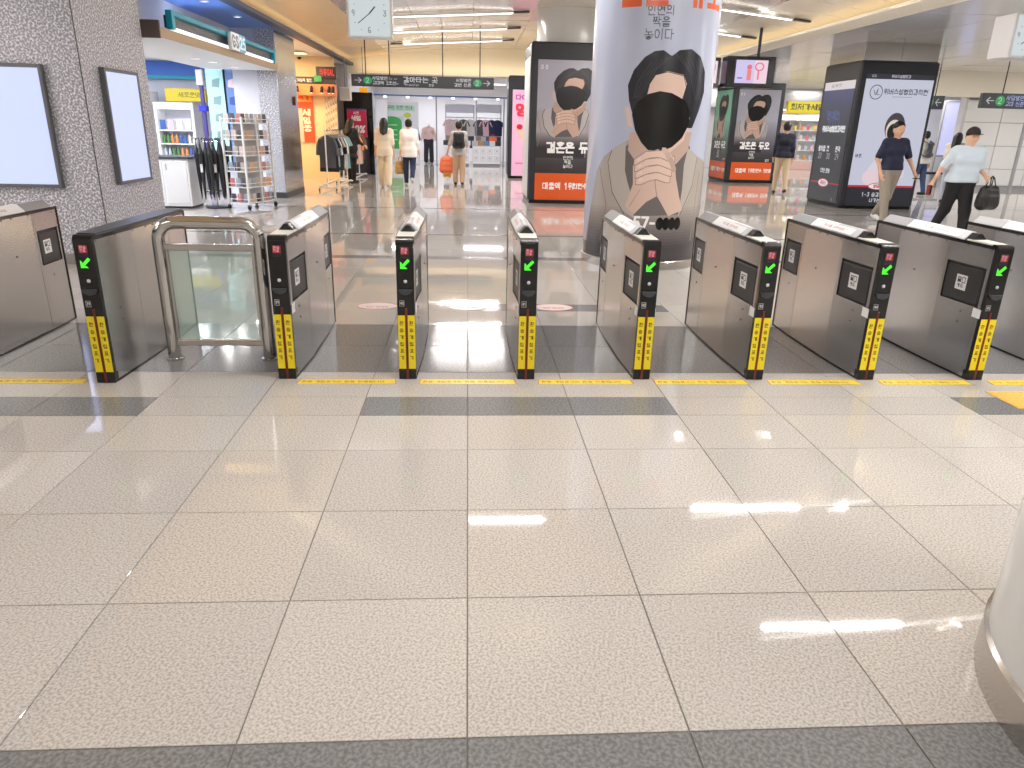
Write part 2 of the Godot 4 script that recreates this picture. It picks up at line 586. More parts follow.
func build_floor() -> void:
	var base := struct(span(Vector3(-12, -0.3, 4.2), Vector3(21, -0.004, -40)), "floor", M.joint)
	var edges := [4.225]
	var z := 4.225
	while z > -1.0:
		z -= 0.6
		if z < -1.1:
			break
		edges.append(z)
	edges = []
	for k in range(9, -1, -1):
		edges.append(-1.475 + 0.6 * k)
	edges.append_array([-2.075, -2.675, -3.275, -3.73, -4.02, -4.475, -5.075, -5.675, -6.16, -6.42, -6.92, -7.52, -8.12, -8.72, -8.94, -9.54, -10.14, -10.74, -10.86, -11.46, -12.06, -12.66, -13.26, -13.86, -14.3, -14.42, -15.02, -15.62, -16.22, -16.6, -16.74])
	while edges[-1] > -39.0:
		edges.append(edges[-1] - 0.6)
	edges.insert(edges.find(-1.475), -1.175)
	var dark_rows := {-1.175: [-99, 99], -4.475: [-4.2, 4.8], -5.075: [-4.2, 4.8], -8.72: [-99, 99], -10.74: [-99, 99], -14.3: [-99, 99], -16.6: [-99, 99]}
	var list := []
	for i in edges.size() - 1:
		var z0: float = edges[i]
		var z1: float = edges[i + 1]
		if z0 > 3.6:
			continue
		for c in range(-20, 34):
			var x0 := c * 0.6
			var xm := x0 + 0.3
			var zm := (z0 + z1) * 0.5
			var dark := false
			for k in dark_rows:
				if absf(z0 - k) < 0.01 and xm > dark_rows[k][0] and xm < dark_rows[k][1]:
					dark = true
			if absf(z0 + 3.73) < 0.01 and (xm < -1.8 or (xm > -0.6 and xm < 1.2) or xm > 3.0):
				dark = true
			if absf(z0 + 6.16) < 0.01 and xm > 0.0 and xm < 1.8:
				dark = true
			var s := seen_at(Vector3(xm, 0, zm))
			var inside := s.z > 0.3 and s.x > -150 and s.x < 1174 and s.y < 900
			list.append([s.z if inside else 900.0 + absf(zm), Vector3(xm, 0, zm), 0.6, z0 - z1, dark])
	list.sort_custom(func(a, b): return a[0] < b[0])
	var far_light := Mb.new()
	var far_dark := Mb.new()
	for i in list.size():
		var t = list[i]
		if i < 296:
			var o := put(tile_mesh(t[2], t[3]), "tile", M.tile_dark if t[4] else M["tile%d" % rng.randi_range(0, 3)], base)
			o.position = t[1]
		else:
			var mb := far_dark if t[4] else far_light
			mb.st.append_from(tile_mesh(t[2], t[3]), 0, Transform3D(Basis(), t[1]))
	put(far_light, "light_tiles", M.tile0, base, "stuff")
	put(far_dark, "dark_tiles", M.tile_dark, base, "stuff")

func build_ceiling() -> void:
	var top := struct(span(Vector3(-12, 4.0, 4.2), Vector3(21, 4.25, -40)), "ceiling", M.ceiling_dark)
	var n := 8
	var rows := 36
	var x0 := -3.75
	var dx := (6.55 + 3.75) / n
	for j in rows:
		var z := 4.2 - 0.8 * j - 0.4
		for i in n:
			var a := x0 + dx * i
			var b := a + dx
			var ha := vault(a)
			var hb := vault(b)
			var o := put(pm(a, b, ha, hb), "ceiling_panel", M.ceiling_gold if i == 0 else (M.ceiling_edge if i == n - 1 else M.ceiling), top)
			o.position = Vector3((a + b) * 0.5, (ha + hb) * 0.5, z)
			o.rotation = Vector3(rng.randf_range(-0.008, 0.008), 0, rng.randf_range(-0.006, 0.006))
	# edges of the vault: navy strip on the left, cream beam on the right, cream end wall
	struct(span(Vector3(-3.78, 3.24, 4.2), Vector3(-3.74, 4.0, -24.6)), "trim_1", M.navy)
	struct(span(Vector3(-3.74, 3.22, 4.2), Vector3(-3.56, 3.3, -24.6), 0.004), "trim_6", M.navy)
	struct(span(Vector3(6.15, 3.26, 4.2), Vector3(6.55, 3.3, -24.6), 0.004), "trim_7", M.cream)
	struct(span(Vector3(-3.45, 2.97, -24.15), Vector3(6.55, 3.0, -24.6), 0.004), "trim_8", M.cream)
	# warm lamps lying in the coves behind those ledges
	for c in [[Vector3(-3.66, 3.305, -10.2), Vector3(0.13, 0.02, 28.6), Vector3(0.45, 0.9, 0)], [Vector3(6.36, 3.305, -10.2), Vector3(0.3, 0.02, 28.6), Vector3(-0.45, 0.9, 0)], [Vector3(1.5, 3.005, -24.35), Vector3(9.8, 0.02, 0.2), Vector3(0, 0.95, -0.3)]]:
		var at: Vector3 = c[0]
		var sz: Vector3 = c[1]
		var cv := thing("cove_lamp", "warm lamp strip lying in the cove along the ceiling edge", "lamp", at, 0.0, "cove lamps along the vault")
		put(bx(Vector3(0, 0.008, 0), sz, 0.004), "tube", M.cove_glow, cv)
		put(bx(Vector3(0, -0.001, 0), Vector3(sz.x + 0.03, 0.006, sz.z + 0.03)), "channel", M.white, cv)
		var up: Vector3 = (c[2] as Vector3).normalized()
		area(at + up * 0.03, Vector2(sz.z, sz.x) if sz.z > 1.0 else Vector2(sz.x, sz.z), COVE_ENERGY * (1.0 if sz.z > 1.0 else 0.22), rgb(255, 232, 190), up, "cove_glow")
	struct(span(Vector3(6.55, 3.3, 4.2), Vector3(6.85, 4.0, -24.6)), "trim_2", M.cream)
	struct(span(Vector3(-3.75, 3.0, -24.6), Vector3(6.85, 4.0, -24.9)), "trim_3", M.cream)
	# low soffits
	struct(span(Vector3(-9.5, 3.25, -8.2), Vector3(-3.78, 3.35, -17)), "ceiling_left_1", M.blue_ceiling)
	struct(span(Vector3(-9.5, 3.24, -17), Vector3(-3.78, 3.35, -40)), "ceiling_left_2", M.white)
	struct(span(Vector3(-12, 3.3, 4.2), Vector3(-3.78, 3.4, -8.2)), "ceiling_left_3", M.light_grey)
	for p4 in [Vector3(-7.0, 3.28, -6.2), Vector3(-6.8, 3.28, -4.4), Vector3(-5.4, 3.28, 0.5), Vector3(-9.0, 3.28, -1.0)]:
		var t4 := thing("soffit_lamp", "long warm lamp panel in the soffit before the embossed pillar", "lamp", p4, 0.0, "warm lamp panels in the left soffit")
		put(bx(Vector3(0, 0.0, 0), Vector3(2.0, 0.02, 0.7), 0.003), "diffuser", M.warm_glow, t4)
		put(bx(Vector3(0, 0.008, 0), Vector3(2.06, 0.024, 0.76), 0.003), "frame", M.white, t4)
		area(p4 + Vector3(0, -0.02, 0), Vector2(2.0, 0.7), 7.5, rgb(255, 246, 236))
	struct(span(Vector3(-3.85, 3.0, -24.9), Vector3(6.85, 3.1, -40)), "ceiling_far", M.white)
	var sr := struct(span(Vector3(6.85, 3.36, 4.2), Vector3(21, 3.46, -40)), "ceiling_right", M.light_grey)
	for j in 18:
		for i in 8:
			var p := put(bx(Vector3.ZERO, Vector3(1.58, 0.02, 1.98), 0.003), "soffit_panel", M.soffit, sr)
			p.position = Vector3(7.65 + i * 1.6, 3.345, 3.0 - j * 2.0)
			p.rotation = Vector3(rng.randf_range(-0.003, 0.003), 0, rng.randf_range(-0.003, 0.003))
	# warm cove lamp behind the edge of the vault, and downlights
	for p in [Vector3(-4.05, 3.24, -10.9), Vector3(-4.05, 3.24, -12.6), Vector3(-4.05, 3.24, -14.3), Vector3(-4.05, 3.24, -16.0)]:
		var t := thing("downlight", "tiny round downlight in the blue soffit above the store sign", "lamp", p, 0.0, "downlights in the blue soffit")
		put(Mb.new().lathe([Vector2(0.0, -0.004), Vector2(0.05, -0.004)], 16), "lens", M.lamp_soft, t)
		put(Mb.new().lathe([Vector2(0.05, -0.008), Vector2(0.07, -0.008), Vector2(0.07, 0.006)], 16), "ring", M.white, t)
	for p2 in [Vector3(9.5, 3.33, -3.0), Vector3(13.0, 3.33, -3.0), Vector3(9.5, 3.33, -7.5), Vector3(13.5, 3.33, -7.5), Vector3(17.0, 3.33, -7.5), Vector3(15.6, 3.33, -13.0), Vector3(18.0, 3.33, -13.0), Vector3(16.6, 3.33, -18.0), Vector3(19.0, 3.33, -18.0), Vector3(9.9, 3.33, -18.4), Vector3(11.3, 3.33, -20.6), Vector3(13.0, 3.33, -24.6), Vector3(15.6, 3.33, -25.0), Vector3(11.5, 3.33, -30.0), Vector3(15.5, 3.33, -30.5)]:
		var t2 := thing("ceiling_panel_lamp", "flat white lamp panel in the ceiling over the side passage", "lamp", p2, 0.0, "lamp panels over the side passage")
		put(bx(Vector3(0, -0.002, 0), Vector3(1.2, 0.01, 0.3), 0.003), "diffuser", M.lamp_soft, t2)
		put(bx(Vector3(0, 0.003, 0), Vector3(1.26, 0.012, 0.36), 0.003), "frame", M.white, t2)
		area(p2 + Vector3(0, -0.02, 0), Vector2(1.2, 0.3), LAMP_ENERGY * 0.8, rgb(255, 252, 248))

func pm(a: float, b: float, ha: float, hb: float) -> Mesh:
	var key := "p%.2f" % a
	if not cache.has(key):
		var mb := Mb.new()
		mb.T = Transform3D(Basis(Vector3.BACK, atan2(hb - ha, b - a)), Vector3.ZERO)
		mb.box(Vector3(0, 0.01, 0), Vector3(Vector2(b - a, hb - ha).length() - 0.008, 0.02, 0.792), 0.003)
		cache[key] = mb.done()
	return cache[key]

func build_walls() -> void:
	struct(span(Vector3(-12, 0, 4.2), Vector3(21, 4, 4.4)), "wall_back", M.panel_white)
	struct(span(Vector3(-12.2, 0, 4.4), Vector3(-12, 4, -40)), "wall_left", M.panel_white)
	struct(span(Vector3(21, 0, 4.4), Vector3(21.2, 4, -40)), "wall_right", M.panel_white)
	struct(span(Vector3(-12, 0, -40), Vector3(21, 4, -40.2)), "wall_far", M.panel_white)

# ------------------------------------------------------------------ gates
const GATE_X := [-1.131, -0.379, 0.373, 1.125, 1.877, 2.629, 3.381, 4.133]
func plate(mb: Mb, p0: Vector2, p1: Vector2, side: float, holes: Array, y0: float, y1: float) -> void:
	# a steel side plate from (x, z) p0 to p1 with a rectangular opening
	var a := Vector3(p0.x * side, 0, p0.y)
	var b := Vector3(p1.x * side, 0, p1.y)
	var u := (b - a).normalized()
	var len := a.distance_to(b)
	var n := u.cross(Vector3.UP) * (1.0 if u.cross(Vector3.UP).x * side > 0 else -1.0)
	mb.T = Transform3D(Basis(u, Vector3.UP, u.cross(Vector3.UP)), a)
	var s := 1.0 if u.cross(Vector3.UP).dot(n) > 0 else -1.0
	var th := 0.016
	if holes.is_empty():
		mb.box(Vector3(len * 0.5, (y0 + y1) * 0.5, -s * th * 0.5), Vector3(len - 0.003, y1 - y0, th), 0.0015)
	else:
		var h = holes
		mb.box(Vector3(h[0] * 0.5, (y0 + y1) * 0.5, -s * th * 0.5), Vector3(h[0] - 0.003, y1 - y0, th), 0.0)
		mb.box(Vector3((h[1] + len) * 0.5, (y0 + y1) * 0.5, -s * th * 0.5), Vector3(len - h[1] - 0.003, y1 - y0, th), 0.0)
		mb.box(Vector3((h[0] + h[1]) * 0.5, (y0 + h[2]) * 0.5, -s * th * 0.5), Vector3(h[1] - h[0], h[2] - y0, th), 0.0)
		mb.box(Vector3((h[0] + h[1]) * 0.5, (h[3] + y1) * 0.5, -s * th * 0.5), Vector3(h[1] - h[0], y1 - h[3], th), 0.0)

func make_gate(label: String, plain := false) -> Node3D:
	var t := thing("ticket_gate", label, "turnstile", Vector3.ZERO, 0.0, "transfer gates in a row")
	var L := 1.4
	var out := [Vector2(0.053, -0.03), Vector2(0.071, -0.46), Vector2(0.073, -0.75), Vector2(0.071, -1.04), Vector2(0.056, -L)]
	var core := []
	var rim := []
	for p in out:
		core.append(Vector2(p.x - 0.02, p.y))
		rim.append(p + Vector2(0.003, 0))
	for i in range(out.size() - 1, -1, -1):
		core.append(Vector2(-(out[i].x - 0.02), out[i].y))
		rim.append(Vector2(-out[i].x - 0.003, out[i].y))
	put(Mb.new().plan(core, 0.0, 0.88), "core", M.reader, t)
	put(Mb.new().plan(rim, 0.862, 0.884), "top_rim", M.black, t)
	put(Mb.new().plan(rim, 0.0, 0.012), "foot_rim", M.black, t)
	put(bx(Vector3(0, 0.44, -L), Vector3(0.12, 0.88, 0.024), 0.004), "back_edge", M.black, t)
	for side in [-1.0, 1.0]:
		var segs := [[out[0], out[1], [] if plain else [0.03, 0.4, 0.48, 0.735]], [out[1], out[3], []], [out[3], out[4] + Vector2(0, 0.006), [] if plain else [0.03, 0.325, 0.485, 0.735]]]
		for sg in segs:
			var mb := Mb.new()
			plate(mb, sg[0], sg[1], side, sg[2], 0.012, 0.868)
			put(mb, "side_panel", M.steel, t)
			if sg[2].size() == 4:
				var h = sg[2]
				var mr := Mb.new()
				mr.T = mb.T
				var s := 1.0 if mb.T.basis.z.x * side > 0 else -1.0
				mr.box(Vector3((h[0] + h[1]) * 0.5 + 0.012, (h[2] + h[3]) * 0.5 - 0.01, -s * 0.014), Vector3(h[1] - h[0] - 0.03, h[3] - h[2] - 0.025, 0.014), 0.005)
				var rd := put(mr, "card_reader", M.reader, t)
				var ms := Mb.new()
				ms.T = mb.T
				ms.T.origin += mb.T.basis.z * s * -0.0062
				var c := Vector3((h[0] + h[1]) * 0.5 + (0.02 if side < 0 else -0.02), (h[2] + h[3]) * 0.5, 0)
				var flip := -1.0 if mb.T.basis.x.cross(Vector3.UP).dot(mb.T.basis.z * s) < 0 else 1.0
				var uu := Vector3(0.052 * flip, 0, 0)
				var vv := Vector3(0, 0.05, 0)
				ms.quad(c - uu - vv, c + uu - vv, c + uu + vv, c - uu + vv, Vector3(0, 0, s))
				put(ms, "card_sticker", M.card_sticker, rd)
		var mbo := Mb.new()
		for q in [[-0.05, 0.855], [-0.27, 0.855], [-0.49, 0.855], [-0.69, 0.855], [-0.8, 0.855], [-1.0, 0.855], [-1.33, 0.845], [-0.2, 0.425], [-0.21, 0.352], [-0.78, 0.6], [-1.2, 0.4]]:
			var zz: float = q[0]
			var hw := 0.0
			for i in out.size() - 1:
				if zz <= out[i].y and zz >= out[i + 1].y:
					hw = lerpf(out[i].x, out[i + 1].x, (zz - out[i].y) / (out[i + 1].y - out[i].y))
			mbo.ball(Vector3(side * hw, q[1], zz), Vector3(0.004, 0.006, 0.006), 8, 4)
		put(mbo, "bolts", M.black_soft, t)
		if not plain:
			put(bx(Vector3(side * 0.0575, 0.445, -0.052), Vector3(0.002, 0.058, 0.075)), "paper_label", M.white, t)
	# black front
	var prof := [Vector2(0.0, 0.0), Vector2(0.0, 0.86)]
	for k in 6:
		var a := PI / 2 * k / 5
		prof.append(Vector2(-0.03 + 0.03 * cos(a), 0.862 + 0.03 * sin(a)))
	prof.append_array([Vector2(-0.06, 0.892), Vector2(-0.06, 0.0)])
	var mf := Mb.new()
	mf.T = Transform3D(Basis(Vector3.FORWARD, Vector3.UP, Vector3.RIGHT), Vector3.ZERO)
	# profile x runs along +z of the gate
	mf.T = Transform3D(Basis(Vector3.BACK, Vector3.UP, Vector3.LEFT), Vector3.ZERO)
	mf.extrude(prof, -0.053, 0.053)
	put(mf, "front_cover", M.black, t)
	put(span(Vector3(-0.026, 0.768, 0.0), Vector3(0.026, 0.838, 0.0012)), "backplate", M.black_soft, t)
	var led := Mb.new()
	led.quad(Vector3(-0.024, 0.792, 0.0018), Vector3(0.024, 0.792, 0.0018), Vector3(0.024, 0.836, 0.0018), Vector3(-0.024, 0.836, 0.0018), Vector3.BACK)
	put(led, "red_display", M.led_red, t)
	# arrow down and to the left
	var ar := Mb.new()
	ar.T = Transform3D(Basis(), Vector3(0, 0.735, 0))
	ar.extrude([Vector2(-0.028, -0.03), Vector2(0.014, -0.03), Vector2(0.004, -0.02), Vector2(-0.006, -0.018), Vector2(0.03, 0.018), Vector2(0.018, 0.03), Vector2(-0.017, -0.006), Vector2(-0.018, 0.004), Vector2(-0.028, 0.014)], 0.0005, 0.002)
	put(ar, "green_arrow", M.led_green, t)
	put(Mb.new().ball(Vector3(0, 0.628, 0.0), Vector3(0.011, 0.011, 0.006), 12, 8), "sensor", M.light_grey, t)
	var lip := Mb.new()
	var lp := []
	for k in 13:
		var a2 := PI + PI * k / 12
		lp.append(Vector2(0.042 * cos(a2), 0.58 + 0.034 * sin(a2)))
	lip.extrude(lp, 0.0, 0.016)
	put(lip, "coin_lip", M.charcoal, t)
	var np := Mb.new()
	np.quad(Vector3(-0.04, 0.472, 0.0015), Vector3(-0.008, 0.472, 0.0015), Vector3(-0.008, 0.512, 0.0015), Vector3(-0.04, 0.512, 0.0015), Vector3.BACK)
	put(np, "number_plate", M.gate_numbers[0], t)
	for s in [-1.0, 1.0]:
		var ys := Mb.new()
		var x0: float = 0.008 if s > 0 else -0.052
		ys.quad(Vector3(x0, 0.07, 0.0012), Vector3(x0 + 0.044, 0.07, 0.0012), Vector3(x0 + 0.044, 0.417, 0.0012), Vector3(x0, 0.417, 0.0012), Vector3.BACK)
		put(ys, "yellow_strip", M.gate_strip, t)
	put(span(Vector3(-0.007, 0.0, 0.0), Vector3(0.007, 0.462, 0.005), 0.002), "centre_stripe", M.maroon, t)
	put(span(Vector3(-0.055, 0.0, -0.05), Vector3(0.055, 0.066, 0.003), 0.003), "kick_plate", M.black, t)
	if plain:
		put(Mb.new().plan([Vector2(0.05, -0.06), Vector2(0.068, -0.46), Vector2(0.068, -1.04), Vector2(0.053, -1.39), Vector2(-0.053, -1.39), Vector2(-0.068, -1.04), Vector2(-0.068, -0.46), Vector2(-0.05, -0.06)], 0.882, 0.897), "top_cover", M.charcoal, t)
	else:
		put(Mb.new().plan([Vector2(0.05, -0.06), Vector2(0.06, -0.3), Vector2(-0.06, -0.3), Vector2(-0.05, -0.06)], 0.882, 0.892), "front_pad", M.pad, t)
		var hood := Mb.new()
		hood.extrude([Vector2(-0.056, 0.88), Vector2(0.056, 0.88), Vector2(0.012, 0.93), Vector2(-0.012, 0.93)], -0.33, -0.26)
		put(hood, "hood_end", M.black, t)
		var cols := [M.light_grey, M.white, M.grey]
		for k in 3:
			var ridge := Mb.new()
			var zz0 := -0.33 - 0.335 * k
			ridge.extrude([Vector2(-0.062, 0.88), Vector2(0.062, 0.88), Vector2(0.062, 0.888), Vector2(0.012, 0.935), Vector2(-0.012, 0.935), Vector2(-0.062, 0.888)], zz0 - 0.33, zz0)
			put(ridge, "ridge_cover", cols[k], t)
		for s in [-1.0, 1.0]:
			var lb := Mb.new()
			var a3 := Vector3(s * 0.06, 0.8915, -0.4)
			var b3 := Vector3(s * 0.06, 0.8915, -0.95)
			var d3 := Vector3(-s * 0.04, 0.0376, 0)
			var nn := Vector3(s * 0.68, 0.73, 0).normalized()
			a3 += nn * 0.001
			b3 += nn * 0.001
			if s > 0:
				lb.quad(a3, b3, b3 + d3, a3 + d3, nn)
			else:
				lb.quad(b3, a3, a3 + d3, b3 + d3, nn)
			put(lb, "notice_label", M.notice, t)
	return t

func build_gates() -> void:
	var k := Ink.new(64, 64, rgb(150, 24, 34))
	write(k, "환승", 8, 8, 24, 3, rgb(255, 190, 200))
	write(k, "전용", 8, 36, 22, 3, rgb(255, 160, 170))
	M.led_red = lit_print(k, 0.8)
	k = Ink.new(64, 512, rgb(244, 220, 30))
	for i in 6:
		write(k, "환승개집표기"[i], 16, 58 + i * 66, 36, 5, rgb(66, 58, 24))
	M.gate_strip = print_mat(k, 0.4)
	k = Ink.new(96, 96, rgb(232, 232, 234))
	k.rect(14, 14, 30, 34, rgb(60, 60, 64))
	k.rect(20, 20, 18, 8, rgb(220, 220, 220))
	k.line([Vector2(54, 16), Vector2(54, 48), Vector2(80, 48), Vector2(80, 16), Vector2(54, 16)], 5, rgb(60, 60, 64))
	write(k, "카드", 20, 58, 26, 4, rgb(70, 70, 74))
	M.card_sticker = print_mat(k)
	k = Ink.new(256, 48, rgb(236, 236, 238))
	write(k, "카드를 대주세요", 60, 15, 18, 2, rgb(186, 120, 120))
	M.notice = print_mat(k)
	M.gate_numbers = []
	for i in 10:
		k = Ink.new(48, 56, rgb(30, 30, 32))
		k.line([Vector2(3, 3), Vector2(44, 3), Vector2(44, 52), Vector2(3, 52), Vector2(3, 3)], 3, rgb(210, 210, 210))
		write(k, "%d" % (39 + i), 9, 15, 24, 4, rgb(225, 225, 225))
		M.gate_numbers.append(print_mat(k))
	var first := make_gate("steel ticket gate with unlit arrow next to the glass barrier")
	first.position = Vector3(GATE_X[0], 0, -4.34)
	var names := ["first", "second", "third", "fourth", "fifth", "sixth", "seventh"]
	for i in range(1, GATE_X.size()):
		copy(first, Vector3(GATE_X[i], 0, -4.34), "steel ticket gate with green arrow, %s gate past the glass barrier's gate" % names[i - 1])
	for c in get_children():
		if c.has_meta("category") and c.get_meta("category") == "turnstile":
			var at := int(round((c.position.x + 1.131) / 0.752))
			for p in c.get_children():
				if at == 0 and (String(p.name).begins_with("green_arrow")):
					c.remove_child(p)
					p.free()
				elif String(p.name).begins_with("number_plate"):
					(p as MeshInstance3D).material_override = M.gate_numbers[at]
	var end := make_gate("plain brushed steel ticket gate with dark flat top beside the glass barrier", true)
	end.position = Vector3(-2.2, 0, -4.26)
	var last := copy(first, Vector3(-3.2, 0, -4.36), "steel ticket gate with dark square reader in front of the embossed pillar")
	last.position.z = -4.4
	# barrier of bent steel tube with a glass pane
	var b := thing("glass_barrier", "bent steel tube barrier with a clear glass pane between two gates", "barrier", Vector3(-1.655, 0, -4.74))
	var pts := []
	var hw := 0.315
	var r := 0.11
	var top := 0.91
	pts.append(Vector3(-hw, 0.0, 0))
	for q in 9:
		var a := PI - PI / 2 * q / 8
		pts.append(Vector3(-hw + r + r * cos(a), top - r + r * sin(a), 0))
	for q in 9:
		var a2 := PI / 2 - PI / 2 * q / 8
		pts.append(Vector3(hw - r + r * cos(a2), top - r + r * sin(a2), 0))
	pts.append(Vector3(hw, 0.0, 0))
	put(Mb.new().tube(pts, 0.041, 20), "tube_frame", M.chrome, b)
	for s in [-1, 1]:
		put(Mb.new().lathe([Vector2(0.055, 0.0), Vector2(0.055, 0.012), Vector2(0.042, 0.018)], 20, Vector3(s * hw, 0, 0)), "foot_collar", M.chrome, b)
		put(span(Vector3(s * (hw - 0.042) - 0.012, 0.13, -0.014), Vector3(s * (hw - 0.042) + 0.012, 0.77, 0.014), 0.003), "side_bar", M.steel_plain, b)
	put(span(Vector3(-hw + 0.03, 0.735, -0.02), Vector3(hw - 0.03, 0.775, 0.02), 0.004), "rail", M.steel_plain, b)
	put(span(Vector3(-hw + 0.03, 0.1, -0.02), Vector3(hw - 0.03, 0.14, 0.02), 0.004), "rail", M.steel_plain, b)
	put(span(Vector3(-hw + 0.05, 0.14, -0.005), Vector3(hw - 0.05, 0.735, 0.005)), "pane", M.glass, b)

func floor_marks() -> void:
	var k := Ink.new(640, 96, rgb(247, 214, 60))
	k.rect(0, 0, 640, 5, rgb(200, 90, 50))
	k.rect(0, 0, 6, 96, rgb(200, 90, 50))
	k.rect(634, 0, 6, 96, rgb(200, 90, 50))
	write(k, "환승 개집표기는 환승 전용입니다", 26, 34, 34, 5, rgb(150, 112, 20))
	M.strip = print_mat(k, 0.3)
	var ends := [[-3.0, -2.34]]
	for i in GATE_X.size() - 1:
		ends.append([GATE_X[i] + 0.08, GATE_X[i + 1] - 0.075])
	for e in ends:
		var x0: float = e[0]
		var x1: float = e[1]
		var mb := Mb.new()
		mb.quad(Vector3(x0 - 0.01, 0.0015, -4.245), Vector3(x1 + 0.01, 0.0015, -4.245), Vector3(x1, 0.0015, -4.335), Vector3(x0, 0.0015, -4.335), Vector3.UP)
		tag(put(mb, "floor_strip", M.strip), "yellow printed floor strip between two gate fronts", "floor marking", "yellow floor strips along the gates")
	k = Ink.new(256, 160, rgb(206, 198, 188))
	k.oval(128, 80, 126, 78, rgb(214, 96, 104))
	k.oval(128, 80, 118, 70, rgb(238, 228, 226))
	k.rect(20, 76, 216, 5, rgb(206, 84, 92))
	write(k, "뛰지 마세요", 62, 92, 24, 4, rgb(196, 96, 100))
	M.oval = print_mat(k, 0.3)
	for x in [-0.8, 0.0, 0.77]:
		var mb := Mb.new()
		var c := Vector3(x, 0.0015, -6.3)
		for i in 32:
			var q := []
			for a in [TAU * i / 32, TAU * (i + 1) / 32]:
				q.append(Vector2(cos(a), sin(a)))
			mb.tri(c, c + Vector3(q[0].x * 0.18, 0, q[0].y * 0.13), c + Vector3(q[1].x * 0.18, 0, q[1].y * 0.13), Vector3.UP, Vector3.UP, Vector3.UP, Vector2(0.5, 0.5), Vector2(0.5, 0.5) + q[0] * 0.49, Vector2(0.5, 0.5) + q[1] * 0.49)
		tag(put(mb, "floor_sticker", M.oval), "oval white floor sticker with red edge in a gate lane", "floor sticker", "oval stickers behind the gates")
	# tactile paving
	for i in 3:
		var t := thing("tactile_paver", "yellow tactile paving block with raised dots by the dark band", "paving block", Vector3(3.45 + i * 0.3, 0, -4.03 + 0.06), 0.0, "yellow tactile blocks")
		put(span(Vector3(-0.148, 0.0, -0.148), Vector3(0.148, 0.004, 0.148), 0.001), "slab", M.ochre, t)
		for a in 6:
			for c2 in 6:
				var d := put(dot_mesh(), "dot", M.ochre, t)
				d.position = Vector3(-0.12 + a * 0.048, 0.003, -0.12 + c2 * 0.048)
func dot_mesh() -> Mesh:
	if not cache.has("dot"):
		cache.dot = Mb.new().lathe([Vector2(0.016, 0), Vector2(0.011, 0.005), Vector2(0, 0.005)], 8).done()
	return cache.dot

